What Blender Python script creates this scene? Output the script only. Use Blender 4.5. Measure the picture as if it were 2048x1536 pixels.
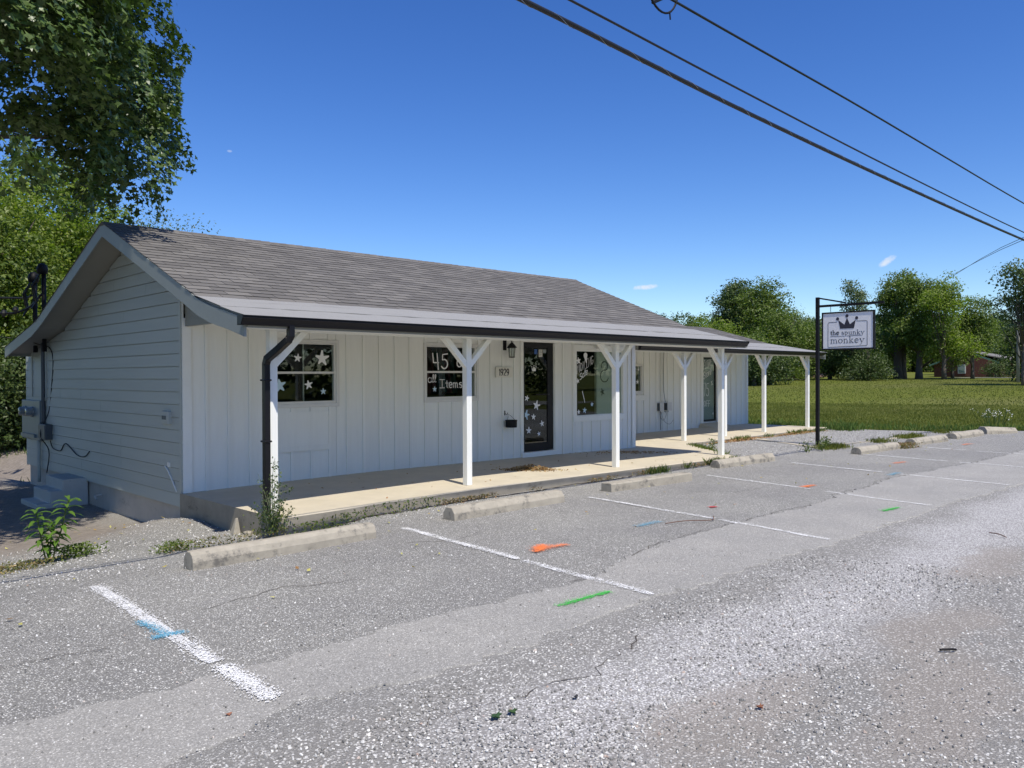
import bpy, math, random
import numpy as np
from mathutils import Vector, Matrix
random.seed(7); RNG = np.random.default_rng(11)
for o in list(bpy.data.objects): bpy.data.objects.remove(o)
S = bpy.context.scene; COL = S.collection
# ------------------------------------------------------------ camera
LENS_F = 1598.0
yaw = math.atan(1624/LENS_F); pitch = math.atan(17.3/LENS_F); roll = 0.0041
f_level = Vector((math.cos(yaw), math.sin(yaw), 0)); r_level = Vector((math.sin(yaw), -math.cos(yaw), 0))
fwd = (f_level*math.cos(pitch) - Vector((0, 0, 1))*math.sin(pitch)).normalized()
up0 = r_level.cross(fwd)
right = (r_level*math.cos(roll) + up0*(-math.sin(roll))).normalized()
up = right.cross(fwd)
cam = bpy.data.objects.new('camera', bpy.data.cameras.new('camera')); COL.objects.link(cam)
cam.matrix_world = Matrix(((right.x, up.x, -fwd.x, 0), (right.y, up.y, -fwd.y, 0), (right.z, up.z, -fwd.z, 1.6), (0, 0, 0, 1)))
cam.data.sensor_width = 36; cam.data.lens = 36*LENS_F/2048; cam.data.clip_start = .05; cam.data.clip_end = 3000
S.camera = cam
# ------------------------------------------------------------ world, sun, exposure
SUN_DIR = Vector((.235, 1.0, -1.77)).normalized()          # the way the light travels
ELEV = math.asin(-SUN_DIR.z); ROT = math.atan2(-SUN_DIR.x, -SUN_DIR.y)
W = bpy.data.worlds.new("World"); S.world = W; W.use_nodes = True
wn, wl = W.node_tree.nodes, W.node_tree.links
bg = wn['Background']
sky = wn.new('ShaderNodeTexSky'); sky.sky_type = 'NISHITA'; sky.sun_disc = False
sky.sun_elevation = ELEV; sky.sun_rotation = ROT; sky.air_density = 1.0; sky.dust_density = 0.25; sky.ozone_density = 4.0; sky.altitude = 300
hs = wn.new('ShaderNodeHueSaturation'); hs.inputs['Saturation'].default_value = 1.25; hs.inputs['Hue'].default_value = .512; hs.inputs['Value'].default_value = 1.05; wl.new(sky.outputs[0], hs.inputs['Color'])
gm = wn.new('ShaderNodeGamma'); gm.inputs[1].default_value = 1.12; wl.new(hs.outputs[0], gm.inputs[0])
def cloud(prev, centre, tilt, a, b, amount):
    # a small fair weather cloud at infinity: an ellipse round a direction, its edge broken by noise
    d = Vector(centre).normalized(); e1 = d.cross(Vector((0, 0, 1))).normalized(); e2 = e1.cross(d)
    ex = e1*math.cos(tilt)+e2*math.sin(tilt); ey = e2*math.cos(tilt)-e1*math.sin(tilt)
    tc = wn.new('ShaderNodeTexCoord')
    def op(kind, x, y=None):
        m = wn.new('ShaderNodeMath'); m.operation = kind
        for i, v in enumerate((x, y)):
            if v is None: continue
            if hasattr(v, 'node'): wl.new(v, m.inputs[i])
            else: m.inputs[i].default_value = v
        return m.outputs[0]
    def dot(v):
        m = wn.new('ShaderNodeVectorMath'); m.operation = 'DOT_PRODUCT'; wl.new(tc.outputs['Generated'], m.inputs[0]); m.inputs[1].default_value = v; return m.outputs['Value']
    r2 = op('ADD', op('POWER', op('ABSOLUTE', op('DIVIDE', dot(ex), a)), 2.0), op('POWER', op('ABSOLUTE', op('DIVIDE', dot(ey), b)), 2.0))
    nz = wn.new('ShaderNodeTexNoise'); nz.inputs['Scale'].default_value = 70; nz.inputs['Detail'].default_value = 7; nz.inputs['Roughness'].default_value = .6; wl.new(tc.outputs['Generated'], nz.inputs['Vector'])
    m = op('SUBTRACT', op('MULTIPLY', nz.outputs['Fac'], 2.0), op('ADD', r2, .35)); m2 = wn.new('ShaderNodeMapRange'); m2.interpolation_type = 'SMOOTHSTEP'; m2.inputs[1].default_value = 0; m2.inputs[2].default_value = .75; m2.inputs[4].default_value = amount; wl.new(m, m2.inputs[0])
    front = op('GREATER_THAN', dot(d), 0.0); f = op('MULTIPLY', m2.outputs[0], front)
    mx = wn.new('ShaderNodeMix'); mx.data_type = 'RGBA'; wl.new(f, mx.inputs[0]); wl.new(prev, mx.inputs[6]); mx.inputs[7].default_value = (6.6, 7.0, 7.6, 1); return mx.outputs[2]
def pixdir(u, v): return fwd+right*((u-1024)/LENS_F)-up*((v-768)/LENS_F)
skyc = cloud(gm.outputs[0], pixdir(1290, 574), math.radians(4), .022, .0045, .85)
skyc = cloud(skyc, pixdir(1776, 522), math.radians(32), .016, .0055, .8)
skyc = cloud(skyc, pixdir(459, 302), 0, .004, .002, .3)
wl.new(skyc, bg.inputs[0]); bg.inputs[1].default_value = 0.113
def sun():
    l = bpy.data.lights.new('sun', 'SUN'); l.energy = 5.0; l.angle = math.radians(.5); l.color = (1, .935, .83)
    o = bpy.data.objects.new('sun', l); COL.objects.link(o)
    o.rotation_euler = SUN_DIR.to_track_quat('-Z', 'Y').to_euler(); o.location = (0, -20, 40)
sun()
S.view_settings.view_transform = 'Standard'; S.view_settings.look = 'None'; S.view_settings.gamma = 1
S.view_settings.exposure = 0.13; S.view_settings.use_curve_mapping = False
S.render.engine = 'CYCLES'; S.cycles.transparent_max_bounces = 12; S.cycles.max_bounces = 8

# ------------------------------------------------------------ helpers
ORG = {}
class MB:
    def __init__(s): s.v = []; s.f = []; s.mi = []; s.cur = 0
    def add(s, vs, fs):
        n = len(s.v); s.v += [tuple(map(float, q)) for q in vs]
        for f in fs: s.f.append(tuple(i+n for i in f)); s.mi.append(s.cur)
        return s
    def box(s, x0, x1, y0, y1, z0, z1):
        return s.hexa([(x0,y0,z0),(x1,y0,z0),(x1,y1,z0),(x0,y1,z0)], [(x0,y0,z1),(x1,y0,z1),(x1,y1,z1),(x0,y1,z1)])
    def hexa(s, lo, hi):
        return s.add(list(lo)+list(hi), [(3,2,1,0),(4,5,6,7),(0,1,5,4),(1,2,6,5),(2,3,7,6),(3,0,4,7)])
    def prism(s, poly, d):
        """poly: 3-D points, extruded by the vector d"""
        n = len(poly); d = Vector(d); a = [Vector(p) for p in poly]
        return s.add(a+[p+d for p in a], [tuple(range(n))[::-1], tuple(range(n, 2*n))]+[(i, (i+1) % n, n+(i+1) % n, n+i) for i in range(n)])
    def tube(s, pts, r, n=8, cap=True):
        pts = [Vector(p) for p in pts]; R = r if hasattr(r, '__len__') else [r]*len(pts)
        base = len(s.v); prev = None
        for i, p in enumerate(pts):
            t = (pts[min(i+1, len(pts)-1)]-pts[max(i-1, 0)]).normalized()
            a = prev if prev is not None else (Vector((0,0,1)) if abs(t.z) < .9 else Vector((1,0,0)))
            a = (a - t*a.dot(t)).normalized(); prev = a; b = t.cross(a)
            for k in range(n):
                q = p+(a*math.cos(2*math.pi*k/n)+b*math.sin(2*math.pi*k/n))*R[i]; s.v.append(tuple(q))
        for i in range(len(pts)-1):
            for k in range(n):
                s.f.append((base+i*n+k, base+i*n+(k+1) % n, base+(i+1)*n+(k+1) % n, base+(i+1)*n+k)); s.mi.append(s.cur)
        if cap:
            s.f.append(tuple(base+k for k in range(n))[::-1]); s.mi.append(s.cur)
            s.f.append(tuple(base+(len(pts)-1)*n+k for k in range(n))); s.mi.append(s.cur)
        return s
    def lathe(s, prof, c, n=16):
        base = len(s.v)
        for r, z in prof:
            for k in range(n): s.v.append((c[0]+r*math.cos(2*math.pi*k/n), c[1]+r*math.sin(2*math.pi*k/n), c[2]+z))
        for i in range(len(prof)-1):
            for k in range(n):
                s.f.append((base+i*n+k, base+i*n+(k+1) % n, base+(i+1)*n+(k+1) % n, base+(i+1)*n+k)); s.mi.append(s.cur)
        return s
    def mesh(s, name, mats, org=(0,0,0), smooth=False):
        me = bpy.data.meshes.new(name)
        me.from_pydata([(a-org[0], b-org[1], c-org[2]) for a, b, c in s.v], [], s.f)
        for m in (mats if isinstance(mats, (list, tuple)) else [mats]): me.materials.append(m)
        if max(s.mi, default=0): me.polygons.foreach_set('material_index', s.mi)
        if smooth: me.polygons.foreach_set('use_smooth', [True]*len(me.polygons))
        me.update(); return me
    def build(s, name, mats, parent=None, smooth=False, bevel=0, **kw):
        org = ORG.get(parent.name, (0,0,0)) if parent else (0,0,0)
        o = bpy.data.objects.new(name, s.mesh(name, mats, org, smooth)); COL.objects.link(o)
        if parent: o.parent = parent; ORG[o.name] = org
        if bevel:
            b = o.modifiers.new('bevel', 'BEVEL'); b.width = bevel; b.segments = 2; b.limit_method = 'ANGLE'
        for k, v in kw.items(): o[k] = v
        return o
def box(name, mats, parent, *c, bevel=0, **kw): return MB().box(*c).build(name, mats, parent, bevel=bevel, **kw)
def thing(name, label, cat, loc=(0,0,0), group=None):
    o = bpy.data.objects.new(name, None); COL.objects.link(o); o.location = loc; o.empty_display_size = .1
    ORG[o.name] = tuple(loc); o['label'] = label; o['category'] = cat
    if group: o['group'] = group
    return o
def tag(o, label, cat, group=None):
    o['label'] = label; o['category'] = cat
    if group: o['group'] = group
    return o
def link_mesh(me, name, parent, loc, rot=None):
    o = bpy.data.objects.new(name, me); COL.objects.link(o); o.parent = parent
    org = ORG.get(parent.name, (0,0,0)) if parent else (0,0,0)
    o.location = (loc[0]-org[0], loc[1]-org[1], loc[2]-org[2]); ORG[o.name] = tuple(loc)
    if rot: o.rotation_euler = rot
    return o
def interp(x, xs, ys): return float(np.interp(x, xs, ys))

# ------------------------------------------------------------ materials
MATS = {}
def newmat(name):
    m = bpy.data.materials.new(name); m.use_nodes = True; return m, m.node_tree.nodes, m.node_tree.links, m.node_tree.nodes['Principled BSDF']
def rgb(c): return (c[0], c[1], c[2], 1)
def noise_node(n, l, scale, detail=4, rough=.6, vec=None, sc3=None):
    t = n.new('ShaderNodeTexNoise'); t.inputs['Scale'].default_value = scale; t.inputs['Detail'].default_value = detail; t.inputs['Roughness'].default_value = rough
    if vec is None:
        tc = n.new('ShaderNodeNewGeometry'); vec = tc.outputs['Position']
    if sc3:
        mp = n.new('ShaderNodeMapping'); mp.inputs['Scale'].default_value = sc3; l.new(vec, mp.inputs[0]); vec = mp.outputs[0]
    l.new(vec, t.inputs['Vector']); return t.outputs['Fac']
def ramp(n, l, src, stops):
    r = n.new('ShaderNodeValToRGB'); l.new(src, r.inputs[0]); e = r.color_ramp.elements
    while len(e) < len(stops): e.new(.5)
    for k, (p, c) in enumerate(stops): e[k].position = p; e[k].color = rgb(c) if hasattr(c, '__len__') else (c, c, c, 1)
    return r.outputs[0]
def mix(n, l, fac, a, b, mode='MIX'):
    m = n.new('ShaderNodeMix'); m.data_type = 'RGBA'; m.blend_type = mode
    for s, v in ((0, fac), (6, a), (7, b)):
        if hasattr(v, 'node'): l.new(v, m.inputs[s])
        elif s == 0: m.inputs[0].default_value = v
        else: m.inputs[s].default_value = rgb(v)
    return m.outputs[2]
def math_(n, l, op, a, b=0, clamp=False):
    m = n.new('ShaderNodeMath'); m.operation = op; m.use_clamp = clamp
    for i, v in enumerate((a, b)):
        if hasattr(v, 'node'): l.new(v, m.inputs[i])
        else: m.inputs[i].default_value = v
    return m.outputs[0]
def bump(n, l, b, h, strength=.3, dist=.01):
    k = n.new('ShaderNodeBump'); k.inputs['Strength'].default_value = strength; k.inputs['Distance'].default_value = dist
    l.new(h, k.inputs['Height']); l.new(k.outputs[0], b.inputs['Normal'])
def simple(name, col, rough=.6, var=.12, scale=8, metal=0, bmp=0, bscale=60, sc3=None, dirt=None, objvar=0, spec=.5):
    m, n, l, b = newmat(name)
    c0 = tuple(max(0, x*(1-var)) for x in col); c1 = tuple(min(1, x*(1+var)) for x in col)
    out = ramp(n, l, noise_node(n, l, scale, 6, .65, sc3=sc3), [(.3, c0), (.7, c1)])
    if objvar:
        oi = n.new('ShaderNodeObjectInfo'); out = mix(n, l, 1.0, out, ramp(n, l, oi.outputs['Random'], [(0, 1-objvar), (1, 1.0)]), 'MULTIPLY')
    if dirt:
        out = mix(n, l, ramp(n, l, noise_node(n, l, dirt[2], 8, .75, sc3=dirt[3] if len(dirt) > 3 else None), [(dirt[1], 0), (dirt[1]+.12, 1)]), out, dirt[0])
    l.new(out, b.inputs['Base Color']); b.inputs['Roughness'].default_value = rough; b.inputs['Metallic'].default_value = metal
    b.inputs['Specular IOR Level'].default_value = spec
    if bmp: bump(n, l, b, noise_node(n, l, bscale, 6, .7, sc3=sc3), bmp, .004)
    return m
white_board = simple('white_painted_board', (.80, .805, .75), .5, .03, 3, bmp=.35, bscale=14, sc3=(6, 6, .6), dirt=((.60, .60, .57), .66, 2.5, (1, 1, .4)), objvar=.05)
white_trim = simple('white_trim_paint', (.80, .805, .75), .45, .03, 4, bmp=.2, bscale=25, dirt=((.58, .57, .53), .68, 5))
post_paint = simple('weathered_white_post_paint', (.82, .825, .77), .55, .04, 6, bmp=.5, bscale=20, sc3=(5, 5, .5), dirt=((.52, .50, .46), .64, 9, (3, 3, .5)))
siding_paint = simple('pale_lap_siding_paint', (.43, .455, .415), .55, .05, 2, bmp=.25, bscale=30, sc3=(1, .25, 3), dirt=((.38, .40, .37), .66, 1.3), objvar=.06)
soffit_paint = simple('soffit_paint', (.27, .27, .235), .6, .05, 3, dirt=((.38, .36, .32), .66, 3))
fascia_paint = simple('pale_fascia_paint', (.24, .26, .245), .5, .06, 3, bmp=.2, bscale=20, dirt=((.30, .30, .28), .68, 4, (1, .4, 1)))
black_metal = simple('black_gutter_metal', (.008, .008, .010), .4, .15, 5, spec=.3)
black_iron = simple('black_iron', (.008, .008, .009), .6, .2, 12, spec=.25)
concrete = simple('pale_porch_concrete', (.50, .445, .335), .85, .08, 3, bmp=.25, bscale=80, dirt=((.33, .29, .23), .62, 1.8))
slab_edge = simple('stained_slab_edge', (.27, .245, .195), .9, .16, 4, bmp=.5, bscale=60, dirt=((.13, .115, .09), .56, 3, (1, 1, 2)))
stop_concrete = simple('weathered_stop_concrete', (.35, .318, .255), .9, .14, 9, bmp=.6, bscale=90, dirt=((.15, .14, .12), .52, 5))
foundation = simple('foundation_block', (.46, .43, .38), .9, .10, 3, bmp=.4, bscale=50, dirt=((.20, .18, .15), .58, 2.2, (1, .6, 1.6)))
step_paint = simple('painted_step_concrete', (.47, .475, .44), .8, .07, 4, bmp=.4, bscale=40, dirt=((.22, .23, .22), .62, 4))
vinyl = simple('window_vinyl', (.66, .655, .62), .4, .03, 6)
paint_mark = simple('window_paint_marker', (.80, .80, .78), .7, .05, 30)
paint_blue = simple('pale_blue_window_paint', (.50, .66, .76), .7, .05, 30)
dark_mark = simple('dark_silhouette', (.05, .06, .045), .7, .1, 30)
panel_grey = simple('grey_meter_enclosure', (.15, .20, .22), .45, .06, 5)
dark_box = simple('dark_service_box', (.06, .075, .09), .5, .1, 8)
pale_box = simple('pale_service_box', (.60, .60, .57), .5, .05, 12)
cable = simple('black_cable', (.010, .010, .010), .5, .2, 20)
meter_glass = simple('meter_glass', (.20, .23, .24), .15, .05, 20)
interior_dark = simple('dark_interior_wall', (.055, .06, .05), .8, .2, 1.5)
interior_pale = simple('pale_interior_partition', (.46, .49, .40), .7, .04, 2)
plaque_board = simple('plaque_board', (.72, .70, .62), .6, .04, 10)
ink = simple('black_ink', (.012, .012, .014), .6, .1, 20)
sign_white = simple('sign_face_white', (.80, .78, .76), .45, .03, 6, dirt=((.66, .62, .62), .68, 3, (1, 1, .3)))
curtain_a = simple('dark_teal_garment', (.05, .10, .10), .9, .3, 14); curtain_b = simple('dark_red_garment', (.10, .04, .05), .9, .3, 14)

def glass_mat():
    m, n, l, b = newmat('window_glass'); n.remove(b); out = n['Material Output']
    tr = n.new('ShaderNodeBsdfTransparent'); tr.inputs[0].default_value = (.86, .90, .88, 1)
    gl = n.new('ShaderNodeBsdfGlossy'); gl.inputs['Roughness'].default_value = .01; gl.inputs[0].default_value = (.95, .98, 1, 1)
    k = n.new('ShaderNodeBump'); k.inputs['Strength'].default_value = .02; l.new(noise_node(n, l, 2.5, 2), k.inputs['Height']); l.new(k.outputs[0], gl.inputs['Normal'])
    fr = n.new('ShaderNodeLayerWeight'); fr.inputs[0].default_value = .5
    f2 = math_(n, l, 'ADD', .035, math_(n, l, 'MULTIPLY', math_(n, l, 'POWER', fr.outputs['Facing'], 5.0), .9), True)
    ms = n.new('ShaderNodeMixShader'); l.new(f2, ms.inputs[0]); l.new(tr.outputs[0], ms.inputs[1]); l.new(gl.outputs[0], ms.inputs[2]); l.new(ms.outputs[0], out.inputs[0])
    return m
glass = glass_mat()

def shingle_mat():
    m, n, l, b = newmat('asphalt_shingle')
    oi = n.new('ShaderNodeObjectInfo'); at = n.new('ShaderNodeAttribute'); at.attribute_name = 'piece'
    s = math_(n, l, 'FRACT', math_(n, l, 'ADD', oi.outputs['Random'], at.outputs['Fac']))
    base = ramp(n, l, s, [(0, (.108, .102, .096)), (.35, (.130, .123, .115)), (.7, (.150, .142, .132)), (1, (.180, .170, .156))])
    base = mix(n, l, .8, base, ramp(n, l, noise_node(n, l, 260, 3, .8), [(.3, (.6, .6, .6)), (.7, (1.3, 1.3, 1.3))]), 'MULTIPLY')
    base = mix(n, l, ramp(n, l, noise_node(n, l, .8, 5, .6), [(.4, 0), (.75, .6)]), base, (.125, .118, .108))
    l.new(base, b.inputs['Base Color']); b.inputs['Roughness'].default_value = .95; bump(n, l, b, noise_node(n, l, 300, 3, .8), .5, .003); return m
shingle_m = shingle_mat()
def strip_mat():
    m, n, l, b = newmat('light_rolled_roofing')
    base = ramp(n, l, noise_node(n, l, 220, 4, .8), [(.3, (.17, .17, .165)), (.7, (.345, .343, .335))])
    base = mix(n, l, ramp(n, l, noise_node(n, l, 2.2, 8, .75, sc3=(.5, 2.5, 1)), [(.56, 0), (.72, .75)]), base, (.15, .145, .14))
    l.new(base, b.inputs['Base Color']); b.inputs['Roughness'].default_value = .9; bump(n, l, b, noise_node(n, l, 30, 6, .8), .35, .006); return m
strip_m = strip_mat()
# ============================================================ ground heights
def slab_z(x): return interp(x, [3.9, 5.5, 7, 10.1, 13.4, 22.5], [.125, .142, .152, .125, .082, .082])
def sstep(a, b, t): t = min(1, max(0, (t-a)/(b-a))); return t*t*(3-2*t)
def ground_z(x, y):
    r = math.hypot(x, y)
    z = max(0, r-42)*.0133 if x > 0 and y > -30 else 0
    z = min(z, 3.2)
    west = min(1, max(0, (y-6.6)/4.9))*(1-sstep(4.35, 5.3, x))*(-.44)                 # the yard left of the gable lies lower
    back = sstep(17, 20, y)*(-.40)*sstep(3.9, 4.9, x)*(1-sstep(24, 30, r))
    z += west+back
    z += .16*math.exp(-((x-3.75)**2/.35+(y-9.75)**2/.5))                      # gravel mound at the corner
    if 3.0 < x < 23.5: z += .02*sstep(7.0, 7.6, y)*(1-sstep(9, 12, y))
    if r > 30: z += .06*math.sin(x*.11+1)*math.sin(y*.13)*sstep(30, 45, r)
    return z

# ============================================================ the store building
XL, XR, YF, YB = 4.12, 13.52, 10.10, 17.42
B = thing('store_building', 'long white board and batten shop with grey shingle roof and covered front porch', 'building', (XL, YF, 0))
def stars(M, cx, cz, r, y, ph=0, wob=.12, fn=None):
    pts = []
    for k in range(10):
        a = math.pi/2+ph+k*math.pi/5; rr = r*(1 if k % 2 == 0 else .43)*(1+random.uniform(-wob, wob))
        if k % 2 == 0:
            for d in (-.09, .09): pts.append((cx+rr*math.cos(a+d), cz+rr*math.sin(a+d)))
        else: pts.append((cx+rr*math.cos(a), cz+rr*math.sin(a)))
    M.prism([(px, y, pz) for px, pz in pts], (0, -.002, 0))
def ribbon(M, pts, w, fn, d=.002):
    """a painted stroke: pts in 2-D, fn(u,v,depth) to 3-D"""
    n = len(pts); L = []; R_ = []
    for i in range(n):
        a = pts[max(i-1, 0)]; b = pts[min(i+1, n-1)]; t = Vector((b[0]-a[0], b[1]-a[1])); t = t.normalized() if t.length else Vector((1, 0))
        e = 0
        if i == 0: e = -.35*w
        if i == n-1: e = .35*w
        p = Vector(pts[i])+t*e; nn = Vector((-t.y, t.x))*w/2*(.8 if i in (0, n-1) else 1)
        L.append(p+nn); R_.append(p-nn)
    for i in range(n-1):
        q = [L[i], L[i+1], R_[i+1], R_[i]]
        M.add([fn(p.x, p.y, 0) for p in q]+[fn(p.x, p.y, d) for p in q], [(0,1,2,3),(7,6,5,4),(0,4,5,1),(1,5,6,2),(2,6,7,3),(3,7,4,0)])
def arc(cx, cy, rx, ry, a0, a1, n=12):
    return [(cx+rx*math.cos(math.radians(a0+(a1-a0)*k/n)), cy+ry*math.sin(math.radians(a0+(a1-a0)*k/n))) for k in range(n+1)]
GL = {  # glyph strokes, height 1
 '1': [[(.1,.8),(.3,1),(.3,0)]], '2': [arc(.3,.72,.27,.27,170,-40)+[(0,.0),(.6,0)]], '9': [arc(.3,.68,.25,.3,0,360,16), [(.55,.7),(.5,.3),(.25,0)]],
 '4': [[(.12,1),(.2,.42),(.75,.42)], [(.6,1),(.72,0)]], '5': [[(.65,.97),(.12,.92),(.1,.55)]+arc(.3,.3,.34,.3,100,-150)],
 '7': [[(0,.97),(.6,1),(.3,0)]], '%': [[(.6,1),(.0,0)], arc(.12,.8,.12,.15,0,360), arc(.5,.2,.12,.15,0,360)],
 'o': [arc(.28,.32,.26,.32,90,450,14)], 'a': [arc(.28,.3,.25,.3,60,380,12), [(.52,.6),(.52,.15),(.66,0)]], 'l': [[(0,.1),(.2,.72),(.2,.95),(.12,1),(.06,.85),(.06,.2),(.14,.02),(.26,.1)]],
 'I': [[(.35,1),(.35,0)], [(0,1),(.7,1)], [(0,0),(.7,0)]], 't': [[(.2,.85),(.2,.1),(.38,0)], [(0,.58),(.4,.58)]], 'e': [[(.05,.32),(.5,.36)]+arc(.28,.33,.25,.33,10,310,12)],
 'm': [[(0,.62),(0,0)], [(0,.4)]+arc(.17,.4,.16,.2,180,0,6)+[(.33,0)], [(.33,.4)]+arc(.5,.4,.16,.2,180,0,6)+[(.66,.05),(.75,0)]],
 's': [arc(.25,.47,.2,.15,50,230,8)+arc(.25,.17,.22,.17,80,-140,8)], 'f': [arc(.38,.75,.18,.22,50,180,6)+[(.2,0)], [(0,.55),(.45,.55)]],
 'M': [[(0,0),(.1,1),(.35,.35),(.6,1),(.7,0)]], 'O': [arc(.3,.5,.28,.45,90,450,16)], 'V': [[(0,1),(.3,0),(.55,1)]], 'N': [[(0,0),(.0,1),(.5,0),(.5,1)]],
 'G': [arc(.32,.5,.3,.48,50,330,14)+[(.6,.45),(.35,.45)]], 'S': [arc(.3,.74,.26,.24,30,250,9)+arc(.3,.25,.28,.25,80,-150,9)], 'E': [[(.5,1),(0,.97),(0,0),(.5,.03)], [(0,.5),(.4,.52)]],
 'R': [[(0,0),(0,1)]+arc(.1,.74,.35,.25,80,-80,8)+[(.1,.5),(.5,0)]], 'T': [[(.3,1),(.3,0)], [(0,1),(.6,1)]], 'r': [[(0,.62),(0,0)], [(0,.35),(.15,.58),(.35,.6)]],
 'i': [[(0,.62),(0,0)]], 'F': [[(.5,1),(0,1),(0,0)], [(0,.52),(.42,.52)]], 'n': [[(0,.62),(0,0)], [(0,.4)]+arc(.2,.4,.2,.22,180,0,6)+[(.4,0)]], 'v': [[(0,.62),(.2,0),(.4,.62)]]}
ADV = dict(m=.95, M=.9, I=.9, i=.2, l=.32, t=.5, r=.5, O=.8, G=.85, **{'1': .55, '4': .95, '5': .9, '7': .75, '%': .8, ' ': .5, '2': .8, '9': .8})
def write(M, text, fn, u, v, h, w, sx=1, slope=0, d=.002):
    for ch in text:
        for st in GL.get(ch, []): ribbon(M, [(u+x*h*sx, v+y*h+slope*(u+x*h*sx)) for x, y in st], w, fn, d)
        u += ADV.get(ch, .7)*h*sx
    return u

# ---- walls of vertical boards with battens, cut round openings
def pieces(x0, x1, ops, zb, zt):
    """vertical strips of wall between x0 and x1 minus the openings"""
    cuts = sorted({x0, x1}|{v for o in ops for v in (o[0], o[1]) if x0 < v < x1}); out = []
    for a, b in zip(cuts, cuts[1:]):
        spans = [(zb, zt)]
        for o in ops:
            if o[0] <= a+1e-6 and o[1] >= b-1e-6:
                spans = [q for s in spans for q in ((s[0], min(s[1], o[2])), (max(s[0], o[3]), s[1])) if q[1]-q[0] > .01]
        out += [(a, b, s[0], s[1]) for s in spans]
    return out
def batten_wall(name, x0, x1, y, ops, edges, batten_w=.042, top=2.34, board_only=()):
    wall = MB()
    for a, b, z0, z1 in pieces(x0, x1, ops, -.2, top): wall.box(a, b, y+.018, y+.11, z0, z1)
    wall = wall.build(name, white_board, B)
    E = [x0]+[e for e in edges if x0 < e < x1]+[x1]
    for a, b in zip(E, E[1:]):
        zb = slab_z((a+b)/2)-.012
        for p, q, z0, z1 in pieces(a, b, ops, zb, top):
            g = .0022; yo = y+random.uniform(-.001, .001)
            box('board', white_board, wall, p+g, q-g, yo, y+.0165, z0+(.002 if z0 > zb else 0), z1)
    for e in edges:
        if not (x0+.02 < e < x1-.02): continue
        zb = slab_z(e)-.008
        for p, q, z0, z1 in pieces(e-batten_w-.002, e-.002, ops, zb, top):
            if q-p < .012: continue
            box('batten', white_board, wall, p, q, y-.018, y-.0005, z0, z1-.001)
    return wall
edges_main = [4.435+.297*k for k in range(4)]+[5.64, 5.95, 6.247, 6.548, 6.835, 7.129, 7.42, 7.704, 8.005, 8.293, 8.576, 8.865, 9.153, 9.440, 9.726, 10.01, 11.31, 11.59, 11.878, 12.157, 12.444, 12.74, 13.04, 13.32]
OPM = [(5.30, 6.34, 1.205, 2.08), (8.00, 9.085, 1.215, 2.09), (10.215, 11.045, .205, 2.20), (11.66, 13.12, .80, 2.085)]
fw = batten_wall('front_wall', XL+.005, XR-.005, YF, OPM, edges_main)
# patched board under the left window
box('patch_panel', white_board, fw, 5.40, 6.20, YF-.017, YF-.015, .60, 1.10); box('patch_rail', white_board, fw, 5.40, 6.20, YF-.024, YF-.018, .545, .625)
# corner boards
cb = MB().box(XL-.018, XL-.001, YF-.016, YF+.09, -.075, 2.62).box(XL-.021, XL+.095, YF-.0205, YF-.0165, .10, 2.34).box(XL-.021, XL+.05, YF-.0205, YF-.0165, -.075, .0995); cb.build('corner_board', white_trim, B)
MB().box(XR-.10, XR+.018, YF-.019, YF-.0155, .085, 2.34).box(XR+.0005, XR+.018, YF-.0155, YF+.09, .085, 2.34).build('corner_board', white_trim, B)

# ---- windows and doors of the front
def slider_window(x0, x1, z0, z1, y, rail=None, label=None):
    M = MB(); t = .035
    for a in ((x0-.05, x1+.05, z1, z1+.045), (x0-.05, x1+.05, z0-.05, z0)): M.box(a[0], a[1], y-.022, y+.03, a[2], a[3])
    M.box(x0-.05, x0, y-.022, y+.03, z0, z1).box(x1, x1+.05, y-.022, y+.03, z0, z1)
    w = M.build('window', vinyl, B, bevel=.003)
    f = MB(); f.box(x0, x1, y-.006, y+.05, z1-t*.6, z1).box(x0, x1, y-.010, y+.05, z0, z0+t); f.box(x0, x0+.018, y-.004, y+.05, z0+t, z1-t*.6).box(x1-.03, x1, y-.006, y+.05, z0+t, z1-t*.6)
    if rail: f.box(x0+.018, x1-.03, y-.004, y+.04, rail-.016, rail+.016)
    f.build('sash', vinyl, w, bevel=.002)
    if rail:
        box('pane', glass, w, x0+.018, x1-.03, y+.022, y+.026, rail+.016, z1-.02); box('pane', glass, w, x0+.018, x1-.03, y+.016, y+.020, z0+t, rail-.016)
    else: box('pane', glass, w, x0+.018, x1-.03, y+.020, y+.025, z0+t, z1-.02)
    return w
wy = YF+.012
w1 = slider_window(5.305, 6.335, 1.21, 2.075, YF, 1.65)
for x, z, r, c in [(5.729,1.857,.058,'w'),(6.117,1.855,.105,'w'),(5.405,1.77,.036,'w'),(5.448,1.472,.097,'b'),(5.897,1.479,.066,'w'),(6.133,1.379,.042,'b')]:
    M = MB(); stars(M, x, z, r*1.05, wy, random.uniform(-.2, .2)); M.build('painted_star', paint_blue if c == 'b' else paint_mark, w1)
w2 = slider_window(8.005, 9.08, 1.22, 2.085, YF, 1.66)
M = MB(); stars(M, 8.19, 1.381, .048, wy); M.build('painted_star', paint_blue, w2)
fnw = lambda y: (lambda u, v, d: (u, y-d, v))
M = MB(); write(M, '4', fnw(wy), 8.13, 1.705, .255, .024, .75); write(M, '5', fnw(wy), 8.335, 1.715, .25, .023, .8); write(M, 'o', fnw(wy), 8.665, 1.745, .19, .02); write(M, 'ff', fnw(wy), 8.79, 1.72, .19, .02); M.build('lettering', paint_mark, w2)
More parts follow.
